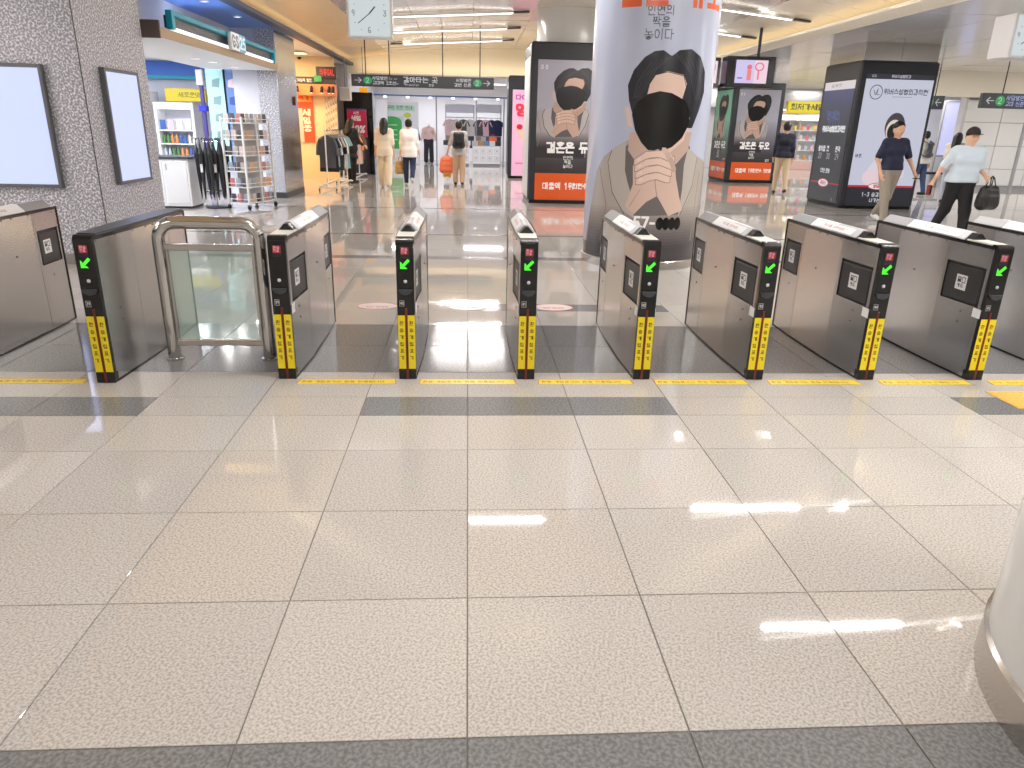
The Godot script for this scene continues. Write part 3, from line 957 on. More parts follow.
# ------------------------------------------------------------------ columns and advertising pillars
func draw_man(k: Ink, f: Callable, tone: Array) -> void:
	# a man in a pale coat, hands folded under his chin, the face blacked out; outlines in one common frame
	var P := func(a: Array) -> Array:
		var out := []
		for i in range(0, a.size(), 2):
			out.append(f.call(a[i], a[i + 1]))
		return out
	var coat: Color = tone[0]
	var skin: Color = tone[1]
	k.poly(P.call([628, 140, 616, 147, 604, 156, 597, 170, 591, 205, 586, 232, 583, 262, 640, 268, 693, 266, 698, 225, 702, 195, 705, 165, 697, 156, 688, 148, 660, 140]), coat)
	for j in 20:
		# the print is darker towards the lower edge of the coat
		var y := 204.0 + j * 3
		k.poly(P.call([591 - j * 0.4, y, 701 - j * 0.5, y, 692, 268, 583, 268]), coat.lerp(tone[2], minf(1.0, 0.075 * (j + 1))))
	k.poly(P.call([624, 148, 632, 141, 690, 146, 688, 168, 680, 214, 634, 216, 630, 190, 624, 170]), tone[2].lerp(coat, 0.35))
	k.poly(P.call([626, 142, 612, 150, 608, 160, 611, 190, 622, 210, 634, 218, 630, 194, 625, 170]), coat.lightened(0.14))
	k.poly(P.call([688, 148, 697, 158, 694, 180, 688, 200, 678, 216, 682, 190, 684, 165]), coat.lightened(0.14))
	k.line(P.call([612, 150, 608, 162, 612, 192, 624, 214]), 3, tone[2])
	k.line(P.call([697, 158, 692, 186, 680, 214]), 3, tone[2])
	k.poly(P.call([630, 132, 692, 132, 688, 150, 676, 164, 640, 168, 628, 150]), skin.darkened(0.12))
	k.poly(P.call([625, 108, 629, 106, 633, 128, 628, 126]), skin)
	k.poly(P.call([690, 110, 696, 112, 692, 128, 686, 130]), skin)
	k.poly(P.call([632, 112, 629, 100, 628, 85, 634, 70, 645, 57, 655, 51, 664, 50, 672, 56, 680, 50, 692, 49, 701, 57, 705, 72, 704, 92, 699, 110, 692, 128, 640, 128]), tone[3])
	k.poly(P.call([646, 100, 650, 84, 656, 75, 668, 71, 684, 75, 687, 84, 682, 100, 690, 118, 684, 140, 668, 154, 652, 150, 638, 132]), skin)
	k.line(P.call([656, 75, 668, 72, 684, 76, 687, 90]), 3, tone[3])
	k.poly(P.call([637, 102, 648, 94, 660, 91, 672, 93, 686, 101, 690, 112, 689, 124, 682, 138, 672, 147, 662, 151, 648, 150, 641, 142, 635, 130, 632, 114]), rgb(15, 13, 13))
	k.poly(P.call([633, 184, 633, 166, 637, 158, 650, 152, 658, 149, 668, 156, 675, 164, 676, 178, 679, 196, 682, 210, 668, 216, 657, 196, 646, 202, 634, 214, 625, 206]), skin.darkened(0.05))
	var sc: float = (f.call(665, 170) - f.call(655, 170)).x / 10.0
	k.line(P.call([657, 198, 655, 182, 660, 172]), 0.7 * sc, skin.darkened(0.4))
	for q in 4:
		# the fingers of one hand laid over the other
		var fy := 157.0 + q * 6.6
		var fg := P.call([672 - q * 1.5, fy + 3, 660 - q, fy - 3 + q * 0.8, 648, fy - 2 + q, 637 + q * 0.6, fy + 5])
		k.line(fg, 6.6 * sc, skin.darkened(0.3))
		k.line(fg, 5.2 * sc, skin.lightened(0.06))
		k.line(P.call([638 + q * 0.6, fy + 3.4, 640 + q * 0.6, fy + 2.2]), 2.2 * sc, skin.lightened(0.25))
	for q in 3:
		k.line(P.call([664 + q * 3.5, 150 + q * 5, 671 + q * 1.6, 158 + q * 6]), 4.2 * sc, skin.darkened(0.05 + 0.05 * q))
	k.line(P.call([629, 207, 636, 196, 640, 190]), 0.7 * sc, skin.darkened(0.25))
	for q in 5:
		k.line(P.call([672 - q * 5, 56 + q * 1.5, 656 - q * 4.5, 70 + q * 3, 640 - q * 1.6, 98]), 0.8 * sc, (tone[3] as Color).lightened(0.1))
		k.line(P.call([676 + q * 5, 54 + q * 1.5, 690 + q * 2.6, 72 + q * 3, 695 + q * 1.2, 100]), 0.8 * sc, (tone[3] as Color).lightened(0.1))
	k.line(P.call([600, 168, 606, 205, 600, 240]), 0.9 * sc, coat.darkened(0.22))
	k.line(P.call([699, 172, 694, 210, 690, 240]), 0.9 * sc, coat.darkened(0.22))

func man_poster(bg: Color, bottom: Color, brand: bool) -> StandardMaterial3D:
	var k := Ink.new(512, 900, bg)
	for j in 24:
		k.rect(0, 300 + j * 16, 512, 17, bg.lerp(bottom, (j + 1) / 24.0))
	var f := func(x: float, y: float) -> Vector2: return Vector2(244 + (x - 662) * 3.75, 45 + (y - 49) * 2.62)
	draw_man(k, f, [bg.lerp(rgb(170, 155, 145), 0.5), rgb(206, 172, 156), rgb(56, 54, 58), rgb(34, 32, 36)])
	k.rect(0, 720, 512, 180, rgb(226, 96, 42))
	for j in 6:
		k.rect(0, 640 + j * 14, 512, 15, rgb(70, 66, 70).lerp(rgb(52, 50, 54), j / 6.0))
	k.rect(0, 720, 512, 180, rgb(226, 96, 42))
	write(k, "DUO", 24, 34, 26, 4, rgb(235, 235, 240))
	if brand:
		write(k, "결혼은 듀오", 84, 520, 66, 13, rgb(246, 246, 248))
	write(k, "인연의", 206, 606, 24, 3, rgb(226, 226, 226))
	write(k, "짝을", 216, 634, 24, 3, rgb(226, 226, 226))
	write(k, "놓이다", 206, 662, 24, 3, rgb(226, 226, 226))
	write(k, "577", 420, 690, 22, 4, rgb(240, 240, 240))
	write(k, "매출액 1위", 62, 786, 44, 7, rgb(250, 246, 244))
	write(k, "회원수 5만명", 286, 788, 36, 6, rgb(250, 246, 244))
	return print_mat(k, 0.2)

func column_shaft(t: Node3D, r: float, top: float, mat_shaft: Material) -> void:
	put(Mb.new().lathe([Vector2(r, 0.14), Vector2(r, top)], 64), "shaft", mat_shaft, t)
	put(Mb.new().lathe([Vector2(r + 0.012, 0.0), Vector2(r + 0.012, 0.13), Vector2(r, 0.14)], 64), "base_ring", M.steel_plain, t)

func pillar_box(called: String, label: String, at: Vector3, w: float, d: float, h: float, front: Array, left: Array, body: Material) -> Node3D:
	# at: front left corner on the floor; front / left: [material, x0, y0, x1, y1]
	var t := thing(called, label, "advertising pillar", at + Vector3(w * 0.5, 0, -d * 0.5))
	put(bx(Vector3(0, h * 0.5 + 0.03, 0), Vector3(w, h - 0.06, d), 0.03), "body", body, t)
	put(bx(Vector3(0, 0.03, 0), Vector3(w - 0.06, 0.06, d - 0.06)), "plinth", M.black, t)
	for p in front:
		var mb := Mb.new()
		var z := d * 0.5 + 0.006
		var x0: float = -w * 0.5 + p[1]
		var x1: float = -w * 0.5 + p[3]
		mb.quad(Vector3(x0, p[2], z), Vector3(x1, p[2], z), Vector3(x1, p[4], z), Vector3(x0, p[4], z), Vector3.BACK)
		var o := put(mb, "poster", p[0], t)
		put(bx(Vector3((x0 + x1) * 0.5, (p[2] + p[4]) * 0.5, d * 0.5 + 0.001), Vector3(x1 - x0 + 0.03, p[4] - p[2] + 0.03, 0.006)), "poster_frame", M.black_soft, o)
	for p in left:
		var mb := Mb.new()
		var x := -w * 0.5 - 0.006
		var z0: float = -d * 0.5 + p[1]
		var z1: float = -d * 0.5 + p[3]
		mb.quad(Vector3(x, p[2], z0), Vector3(x, p[2], z1), Vector3(x, p[4], z1), Vector3(x, p[4], z0), Vector3.LEFT)
		var o := put(mb, "poster", p[0], t)
		put(bx(Vector3(-w * 0.5 - 0.001, (p[2] + p[4]) * 0.5, (z0 + z1) * 0.5), Vector3(0.006, p[4] - p[2] + 0.03, z1 - z0 + 0.03)), "poster_frame", M.black_soft, o)
	return t

func columns() -> void:
	var r := 0.69
	# the near white column
	var t := thing("round_column", "bare white round column with steel base ring on the dark floor band", "column", Vector3(2.16, 0, -1.34))
	column_shaft(t, r, vault(2.2) + 0.02, M.column_white)
	# the column wrapped in a printed film
	var c := Vector3(2.11, 0, -8.84)
	t = thing("wrapped_column", "round column wrapped in pale blue print of a man in beige coat", "column", c)
	var a0 := atan2(-c.x, -c.z)
	var k := Ink.new(1100, 1625, rgb(186, 193, 216))
	var cyl := func(px: float, py: float) -> Vector2:
		var d := sight(px, py)
		var o := eye.origin - c
		var A := d.x * d.x + d.z * d.z
		var B := o.x * d.x + o.z * d.z
		var C := o.x * o.x + o.z * o.z - r * r
		var disc := B * B - A * C
		var s := (-B - sqrt(maxf(disc, 0.0))) / A
		var p := o + d * s
		var ang := wrapf(atan2(p.x, p.z) - a0, -PI, PI)
		return Vector2((ang / PI + 0.5) * 1100, (3.45 - p.y) / 3.35 * 1625)
	draw_man(k, cyl, [rgb(178, 168, 160), rgb(226, 196, 182), rgb(74, 70, 74), rgb(40, 40, 48)])
	var b0: Vector2 = cyl.call(650, 232)
	k.rect(0, b0.y + 90, 1100, 400, rgb(74, 70, 74))
	var w0: Vector2 = cyl.call(660, 12)
	write(k, "인연의", w0.x - 60, w0.y - 30, 46, 4, rgb(70, 72, 84))
	write(k, "짝을", w0.x - 30, w0.y + 22, 46, 4, rgb(70, 72, 84))
	write(k, "놓이다", w0.x - 70, w0.y + 76, 52, 4, rgb(70, 72, 84))
	var o0: Vector2 = cyl.call(622, 6)
	write(k, "결혼", o0.x, o0.y - 128, 132, 26, rgb(232, 104, 66))
	var o1: Vector2 = cyl.call(689, 6)
	write(k, "듀오", o1.x, o1.y - 128, 132, 26, rgb(232, 104, 66))
	var n0: Vector2 = cyl.call(634, 217)
	write(k, "57-", n0.x, n0.y, 62, 13, rgb(244, 244, 246))
	for j in 4:
		k.oval(n0.x + 150 + j * 38, n0.y + 32, 23, 34, rgb(16, 15, 16))
	M.wrap = print_mat(k, 0.22)
	put(Mb.new().lathe([Vector2(r, 0.1), Vector2(r, 3.45)], 48, Vector3.ZERO, a0 - PI / 2, a0 + PI / 2), "printed_film", M.wrap, t)
	put(Mb.new().lathe([Vector2(r, 0.1), Vector2(r, 3.45)], 48, Vector3.ZERO, a0 + PI / 2, a0 + PI * 1.5), "printed_film", M.wrap, t)
	put(Mb.new().lathe([Vector2(r - 0.01, 3.4), Vector2(r - 0.01, vault(2.12) + 0.02)], 48), "upper_shaft", M.column_white, t)
	put(Mb.new().lathe([Vector2(r + 0.012, 0.0), Vector2(r + 0.012, 0.09), Vector2(r, 0.1)], 64), "base_ring", M.steel_plain, t)
	# black pillar boxes round the next columns
	M.man_grey = man_poster(rgb(170, 170, 186), rgb(60, 58, 62), true)
	M.man_green = man_poster(rgb(140, 214, 186), rgb(60, 66, 64), true)
	var ad := pillar_box("poster_pillar", "black pillar with a grey and orange poster behind the wrapped column", Vector3(1.27, 0, -15.7), 1.75, 1.7, 3.15, [[M.man_grey, 0.14, 0.08, 1.61, 2.82]], [[M.panel_white, 0.12, 0.1, 1.58, 2.9]], M.charcoal_dark)
	column_over(ad, 3.15)
	k = Ink.new(256, 512, rgb(238, 186, 220))
	write(k, "다이어트", 20, 30, 30, 5, rgb(180, 60, 170))
	write(k, "영", 24, 84, 70, 14, rgb(226, 60, 84))
	write(k, "금", 110, 84, 70, 14, rgb(226, 60, 84))
	k.poly([Vector2(20, 200), Vector2(40, 215), Vector2(110, 300), Vector2(150, 400), Vector2(110, 400), Vector2(60, 310), Vector2(24, 240)], rgb(232, 196, 176))
	k.oval(40, 216, 16, 16, rgb(206, 40, 70))
	k.rect(20, 430, 200, 10, rgb(226, 120, 180))
	M.pink_poster = print_mat(k, 0.3)
	ad = pillar_box("poster_pillar", "black pillar with a pink poster further down the hall", Vector3(1.24, 0, -23.5), 1.75, 1.0, 3.0, [[M.pink_poster, 0.12, 0.08, 1.63, 2.6]], [], M.charcoal_dark)
	ad = pillar_box("poster_pillar", "black pillar with grey and green posters under the hanging screens", Vector3(8.2, 0, -23.4), 1.62, 1.7, 2.98, [[M.man_grey, 0.16, 0.1, 1.48, 2.78]], [[M.man_green, 0.1, 0.1, 1.6, 2.78]], M.charcoal_dark)
	column_over(ad, 2.98)
	# the clinic pillar on the right
	k = Ink.new(512, 900, rgb(206, 208, 226))
	k.rect(0, 0, 512, 36, rgb(40, 42, 52))
	write(k, "상담", 40, 8, 18, 2, rgb(190, 190, 200))
	write(k, "위버스성형외과", 190, 8, 20, 3, rgb(200, 200, 210))
	k.line(circle(92, 122, 46), 5, rgb(84, 86, 104))
	k.line([Vector2(72, 108), Vector2(88, 140), Vector2(104, 100)], 4, rgb(84, 86, 104))
	k.line([Vector2(104, 100), Vector2(98, 138), Vector2(118, 138)], 4, rgb(84, 86, 104))
	write(k, "위버스성형외과의원", 152, 100, 36, 5, rgb(76, 78, 96))
	k.rect(220, 148, 150, 4, rgb(150, 152, 166))
	k.oval(282, 350, 76, 96, rgb(66, 62, 68))
	k.oval(276, 372, 58, 72, rgb(232, 218, 206))
	k.oval(276, 384, 46, 58, rgb(14, 13, 14))
	k.poly([Vector2(232, 430), Vector2(320, 430), Vector2(330, 520), Vector2(420, 640), Vector2(420, 700), Vector2(130, 700), Vector2(130, 640), Vector2(222, 520)], rgb(226, 222, 232))
	k.oval(170, 700, 70, 60, rgb(238, 216, 222))
	write(k, "바로", 20, 540, 24, 4, rgb(90, 92, 110))
	k.rect(0, 756, 512, 14, rgb(196, 40, 64))
	k.rect(0, 770, 512, 130, rgb(38, 39, 48))
	k.oval(250, 762, 92, 26, rgb(196, 40, 64))
	k.oval(250, 762, 86, 21, rgb(236, 236, 240))
	write(k, "상담문의", 202, 750, 24, 4, rgb(196, 40, 64))
	write(k, "1-3 승강장 방향", 120, 808, 30, 4, rgb(224, 224, 230))
	write(k, "나가는곳", 190, 850, 28, 4, rgb(224, 224, 230))
	M.clinic_white = lit_print(k, 0.85)
	k = Ink.new(512, 900, rgb(58, 62, 66))
	k.rect(0, 0, 512, 60, rgb(232, 222, 226))
	write(k, "상담 예약 문의", 120, 18, 24, 3, rgb(150, 140, 150))
	for j in 20:
		k.rect(0, 60 + j * 12, 512, 13, rgb(72, 80, 124).lerp(rgb(58, 62, 66), j / 20.0))
	for j in 9:
		k.line([Vector2(120 + j * 26, 210 + (j * 37) % 40), Vector2(140 + j * 26, 280 + (j * 23) % 50)], 5, rgb(104, 122, 180))
	write(k, "연예인", 130, 214, 66, 6, rgb(96, 112, 168))
	write(k, "위버스성형외과의원", 76, 330, 42, 11, rgb(238, 238, 240))
	for j in 3:
		write(k, ["쌍꺼풀", "코", "윤곽"][j], 60 + j * 150, 480, 40, 8, rgb(226, 226, 230))
		write(k, ["20", "30", "29"][j], 70 + j * 150, 534, 44, 4, rgb(206, 206, 210))
	write(k, "1호선 환승", 150, 650, 32, 6, rgb(230, 230, 234))
	k.rect(0, 754, 512, 10, rgb(190, 44, 66))
	k.oval(236, 760, 92, 34, rgb(190, 44, 66))
	k.oval(236, 760, 86, 28, rgb(238, 230, 232))
	write(k, "위버스", 190, 746, 32, 5, rgb(190, 60, 76))
	write(k, "02", 420, 870, 18, 3, rgb(170, 170, 176))
	M.clinic_dark = lit_print(k, 0.8)
	ad = pillar_box("poster_pillar", "dark pillar with a pale clinic poster and a dark poster", Vector3(8.1, 0, -15.68), 1.68, 1.6, 2.98, [[M.clinic_white, 0.14, 0.08, 1.6, 2.74]], [[M.clinic_dark, 0.12, 0.1, 1.48, 2.62]], M.charcoal_dark)
	var sp := put(bx(Vector3(0, 3.17, 0), Vector3(1.6, 0.38, 1.5), 0.01), "steel_head", M.steel_plain, ad)
	put(bx(Vector3(0, 3.17, 0.751), Vector3(0.01, 0.38, 0.004)), "seam", M.grey, sp)
	# embossed steel pillars on the left
	var pil := thing("embossed_pillar", "square pillar clad in embossed silver metal with two blank light boxes", "pillar", Vector3(-5.05, 0, -8.925))
	put(bx(Vector3(0, 1.64, 0), Vector3(2.3, 3.28, 1.61), 0.006), "cladding", M.embossed, pil)
	put(bx(Vector3(1.151, 1.64, 0.806), Vector3(0.008, 3.28, 0.008)), "corner_bead", M.charcoal, pil)
	put(bx(Vector3(0, 0.06, 0), Vector3(2.33, 0.12, 1.64), 0.005), "skirting", M.steel_plain, pil)
	light_box("blank glowing pale blue light box on the pillar's broad face", Vector3(-4.83, 1.415, -8.12), 1.14, 1.2, 0.0)
	light_box("narrow blank glowing pale blue light box on the pillar's side face", Vector3(-3.9, 1.425, -8.91), 0.84, 1.2, PI / 2)
	var p2 := thing("embossed_pillar", "silver pillar with one embossed and one smooth steel face beside the card rack", "pillar", Vector3(-4.33, 0, -16.75))
	put(bx(Vector3(0.3, 1.64, 0.01), Vector3(0.38, 3.28, 1.7), 0.006), "cladding", M.embossed, p2)
	put(bx(Vector3(-0.14, 1.64, -0.02), Vector3(0.5, 3.28, 1.66), 0.006), "pale_cladding", M.pale, p2)
	for j in 3:
		put(span(Vector3(0.492, 0.1, -0.845 + j * 0.57), Vector3(0.505, 3.28, -0.28 + j * 0.57), 0.002), "steel_sheet", M.steel, p2)
	put(bx(Vector3(0.06, 0.06, 0), Vector3(0.9, 0.12, 1.74), 0.005), "skirting", M.charcoal, p2)
	var al := thing("fire_bell", "small dark red alarm fixed to the smooth steel pillar face", "alarm", gx(294, 101, -3.82), PI / 2)
	put(Mb.new().extrude(ellipse(0.05, 0.09), 0.0, 0.03), "housing", M.maroon, al)
	put(Mb.new().ball(Vector3(0, 0.03, 0.03), Vector3(0.02, 0.02, 0.012)), "lens", M.red, al)

func circle(cx: float, cy: float, r: float) -> Array:
	var out := []
	for i in 33:
		out.append(Vector2(cx + r * cos(TAU * i / 32), cy + r * sin(TAU * i / 32)))
	return out
func ellipse(rx: float, ry: float, n := 20) -> Array:
	var out := []
	for i in n:
		out.append(Vector2(rx * cos(TAU * i / n), ry * sin(TAU * i / n)))
	return out
func column_over(ad: Node3D, h: float) -> void:
	var p := ad.position
	var top := (vault(p.x) + 0.02) if p.x < 6 else 3.36
	put(Mb.new().lathe([Vector2(0.7, h - 0.02), Vector2(0.7, top)], 48), "shaft", M.column_white, ad)

func light_box(label: String, at: Vector3, w: float, h: float, turn: float) -> void:
	var t := thing("light_box", label, "light box", at, turn)
	put(bx(Vector3(0, 0, 0.025), Vector3(w - 0.06, h - 0.06, 0.05)), "lit_panel", M.box_glow, t)
	for s in [-1, 1]:
		put(bx(Vector3(s * (w * 0.5 - 0.018), 0, 0.03), Vector3(0.036, h, 0.06), 0.005), "frame_side", M.frame_grey, t)
		put(bx(Vector3(0, s * (h * 0.5 - 0.018), 0.03), Vector3(w - 0.07, 0.036, 0.06), 0.005), "frame_rail", M.frame_grey, t)
	var n := Basis(Vector3.UP, turn) * Vector3.BACK
	area(at + n * 0.075, Vector2(w - 0.1, h - 0.1), 0.5, rgb(200, 212, 255), n, "light_box_glow")

# ------------------------------------------------------------------ hanging signs, clocks, screens
func hang_sign(label: String, k: Ink, a: Vector3, b: Vector3, rods: Array, e := 0.55) -> void:
	var w := absf(b.x - a.x)
	var h := absf(b.y - a.y)
	var c := (a + b) * 0.5
	var t := thing("direction_sign", label, "sign", c)
	put(bx(Vector3.ZERO, Vector3(w, h, 0.14), 0.01), "case", M.charcoal, t)
	var mb := Mb.new()
	mb.quad(Vector3(-w / 2 + 0.01, -h / 2 + 0.01, 0.072), Vector3(w / 2 - 0.01, -h / 2 + 0.01, 0.072), Vector3(w / 2 - 0.01, h / 2 - 0.01, 0.072), Vector3(-w / 2 + 0.01, h / 2 - 0.01, 0.072), Vector3.BACK)
	put(mb, "lit_face", lit_print(k, e), t)
	for x in rods:
		var top: float = vault(c.x + x) if c.x + x > -3.7 and c.x < 6 else 3.35
		put(Mb.new().tube([Vector3(x, h / 2 - 0.01, 0), Vector3(x, top - c.y, 0)], 0.014, 8), "rod", M.black_soft, t)
func arrow(k: Ink, x: float, y: float, s: float, right: bool) -> void:
	var d := 1.0 if right else -1.0
	var w := rgb(236, 238, 240)
	k.line([Vector2(x - d * s, y), Vector2(x + d * s * 0.9, y)], 8, w)
	k.line([Vector2(x + d * s * 0.1, y - s * 0.8), Vector2(x + d * s * 0.9, y), Vector2(x + d * s * 0.1, y + s * 0.8)], 8, w)
func line_mark(k: Ink, x: float, y: float, r: float) -> void:
	k.oval(x, y, r, r, rgb(60, 196, 110))
	write(k, "2", x - r * 0.45, y - r * 0.62, r * 1.3, 6, rgb(235, 250, 240))
func clock(label: String, c: Vector3, s: float, drop: float, deep := 0.16) -> void:
	var t := thing("wall_clock", label, "clock", c)
	put(bx(Vector3(0, 0, 0.08 - deep * 0.5), Vector3(s, s, deep), 0.012), "case", M.light_grey, t)
	var fm := Mb.new()
	fm.quad(Vector3(-s * 0.45, -s * 0.45, 0.083), Vector3(s * 0.45, -s * 0.45, 0.083), Vector3(s * 0.45, s * 0.45, 0.083), Vector3(-s * 0.45, s * 0.45, 0.083), Vector3.BACK)
	var f := put(fm, "dial", M.clock_face, t)
	for i in 12:
		if i % 3 == 0:
			continue
		var a := TAU * i / 12
		var m := bx(Vector3.ZERO, Vector3(s * (0.05 if i % 3 == 0 else 0.02), s * 0.02, 0.004))
		var o := put(m, "mark", M.grey, f)
		o.position = Vector3(sin(a) * s * 0.37, cos(a) * s * 0.37, 0.086)
		o.rotation.z = PI / 2 - a
	for q in [[0.19, 0.026, 42.0], [0.32, 0.016, 232.0]]:
		var hm := put(bx(Vector3(0, s * q[0] * 0.5, 0), Vector3(s * q[1], s * q[0], 0.004)), "hand", M.black_soft, t)
		hm.position = Vector3(0, 0, 0.092)
		hm.rotation.z = -deg_to_rad(q[2])
	put(Mb.new().tube([Vector3(0, s * 0.5 - 0.02, 0), Vector3(0, drop - c.y, 0)], 0.025, 10), "hanger", M.grey, t)

func signs_and_clocks() -> void:
	var k := Ink.new(1536, 132, rgb(70, 68, 72))
	arrow(k, 70, 66, 36, true)
	line_mark(k, 172, 66, 46)
	write(k, "사당방면", 226, 18, 40, 6, rgb(236, 238, 240))
	write(k, "Sadang", 400, 24, 28, 3, rgb(220, 222, 226))
	write(k, "교대역 2호선", 226, 74, 40, 6, rgb(236, 238, 240))
	write(k, "Seoul Nat.", 470, 82, 26, 3, rgb(220, 222, 226))
	write(k, "갈아타는 곳", 560, 14, 66, 9, rgb(240, 242, 244))
	write(k, "Transfer", 570, 92, 28, 4, rgb(230, 232, 236))
	write(k, "환승", 832, 92, 28, 4, rgb(230, 232, 236))
	write(k, "시청방면", 1130, 18, 40, 6, rgb(236, 238, 240))
	write(k, "강변 신촌", 1110, 74, 40, 6, rgb(236, 238, 240))
	line_mark(k, 1360, 66, 46)
	arrow(k, 1462, 66, 36, true)
	var z := -20.0
	hang_sign("long dark hanging transfer sign with arrows and green line numbers over the hall", k, gz(352, 86, z), gz(494, 78, z), [-1.45, -0.85, 0.5, 1.45])
	k = Ink.new(768, 132, rgb(70, 68, 72))
	arrow(k, 70, 66, 36, false)
	line_mark(k, 172, 66, 46)
	write(k, "사당방면", 232, 18, 44, 6, rgb(190, 200, 255))
	write(k, "교대 신촌 2호선", 232, 74, 40, 6, rgb(190, 200, 255))
	hang_sign("dark hanging transfer sign before the white panelled wall", k, gz(979, 108, -19.0), gz(1060, 95, -19.0), [-0.5, 0.5])
	k = Ink.new(256, 132, rgb(70, 68, 72))
	line_mark(k, 50, 66, 46)
	arrow(k, 170, 66, 44, false)
	hang_sign("short dark hanging sign with a left arrow past the clinic pillar", k, gz(924, 109, -21.0), gz(944, 96, -21.0), [0.0])
	k = Ink.new(256, 256, rgb(222, 232, 234))
	for q in [["12", 104, 18], ["3", 214, 110], ["6", 116, 206], ["9", 18, 110]]:
		write(k, q[0], q[1], q[2], 34, 5, rgb(150, 156, 160))
	M.clock_face = lit_print(k, 0.8)
	var a := gz(345, -24, -11.5)
	var b := gz(394, 40, -11.5)
	clock("square white station clock hung over the hall before the transfer sign", Vector3((a.x + b.x) * 0.5, b.y + 0.32, -11.5), 0.64, vault(-1.0))
	var d := gz(1003, 58, -9.4)
	clock("square white station clock hung under the side passage ceiling", Vector3(d.x + 0.25, d.y + 0.25, -9.4), 0.5, 3.36, 0.4)
	# twin hanging screens
	k = Ink.new(256, 200, rgb(206, 196, 236))
	k.rect(150, 0, 106, 200, rgb(238, 208, 224))
	k.oval(110, 60, 20, 22, rgb(230, 110, 120))
	k.rect(94, 84, 34, 90, rgb(236, 130, 130))
	k.line(circle(190, 56, 32), 8, rgb(226, 90, 110))
	k.rect(178, 88, 14, 80, rgb(230, 120, 130))
	k.rect(20, 150, 40, 12, rgb(110, 110, 190))
	var zs := -15.4
	var p0 := gz(725, 87, zs)
	var p1 := gz(777, 57, zs)
	var c := (p0 + p1) * 0.5
	var w := p1.x - p0.x
	var h := p1.y - p0.y
	var t := thing("hanging_screen", "black hanging monitor showing a pink and lilac advert", "screen", c)
	put(bx(Vector3(0, 0, -0.18), Vector3(w, h, 0.34), 0.015), "case", M.black, t)
	var mb := Mb.new()
	mb.quad(Vector3(-w * 0.32, -h * 0.36, 0.0), Vector3(w * 0.34, -h * 0.36, 0.0), Vector3(w * 0.34, h * 0.38, 0.0), Vector3(-w * 0.32, h * 0.38, 0.0), Vector3.BACK)
	var sc := put(mb, "screen", lit_print(k, 1.0), t)
	sc.position.z = -0.006
	put(bx(Vector3(0, 0, -0.012), Vector3(w * 0.7, h * 0.78, 0.01)), "bezel", M.black_soft, t)
	t.get_child(1).position.z = 0.0
	put(Mb.new().tube([Vector3(w * 0.18, h * 0.5 - 0.01, -0.18), Vector3(w * 0.18, vault(c.x) - c.y, -0.18)], 0.03, 10), "pole", M.black_soft, t)
	p0 = gz(708, 87, zs - 0.6)
	p1 = gz(724, 57, zs - 0.6)
	t = thing("hanging_screen", "second black monitor turned away behind the wrapped column", "screen", (p0 + p1) * 0.5 + Vector3(-0.1, 0, 0), 0.5)
	put(bx(Vector3(0, 0, -0.18), Vector3(w * 0.6, h, 0.3), 0.015), "case", M.black, t)
	mb = Mb.new()
	mb.quad(Vector3(-w * 0.22, -h * 0.36, -0.026), Vector3(w * 0.2, -h * 0.36, -0.026), Vector3(w * 0.2, h * 0.38, -0.026), Vector3(-w * 0.22, h * 0.38, -0.026), Vector3.BACK)
	put(mb, "screen", lit_print(k, 1.0), t)
	put(Mb.new().tube([Vector3(0, h * 0.5 - 0.01, -0.18), Vector3(0, vault(t.position.x) - c.y, -0.18)], 0.03, 10), "pole", M.black_soft, t)
	# small loudspeaker boxes and a camera dome on the left
	var spk := thing("loudspeaker", "white box loudspeaker mounted beside the dark shopfront", "speaker", gz(345.5, 94, -22.4))
	put(bx(Vector3.ZERO, Vector3(0.32, 0.36, 0.2), 0.015), "case", M.white, spk)
	put(bx(Vector3(0, 0, 0.101), Vector3(0.26, 0.3, 0.004)), "grille", M.light_grey, spk)
	put(Mb.new().tube([Vector3(0, 0.17, 0), Vector3(0, 3.24 - spk.position.y, 0)], 0.02, 8), "bracket", M.grey, spk)
	var dome := thing("camera_dome", "small dark camera dome under the white soffit", "camera", gy(299, 55, 3.24))
	put(Mb.new().ball(Vector3(0, -0.05, 0), Vector3(0.06, 0.06, 0.06)), "dome", M.black, dome)
	put(Mb.new().lathe([Vector2(0.08, -0.05), Vector2(0.08, 0.01)], 16), "collar", M.white, dome)

# ------------------------------------------------------------------ the convenience store
const GOODS := ["red", "cream", "green", "blue", "orange", "pale pink", "black", "light grey", "pink", "yellow"]
const CARDS := ["pale pink", "rose", "beige", "dark grey", "apricot", "grey blue"]
func goods(called: String, label: String, cat: String, group: String, mesh: Mesh, m: Material, at: Vector3, turn := 0.0) -> MeshInstance3D:
	var o := put(mesh, called, m)
	o.position = at
	o.rotation.y = turn
	tag(o, label, cat, group)
	return o
func bottle_mesh() -> Mesh:
	if not cache.has("bottle"):
		cache.bottle = Mb.new().lathe([Vector2(0, 0), Vector2(0.032, 0.0), Vector2(0.033, 0.13), Vector2(0.013, 0.17), Vector2(0.013, 0.2), Vector2(0, 0.2)], 8).done()
	return cache.bottle
func pack_mesh() -> Mesh:
	if not cache.has("pack"):
		cache.pack = bx(Vector3(0, 0.1, 0), Vector3(0.13, 0.2, 0.05), 0.012).done()
	return cache.pack

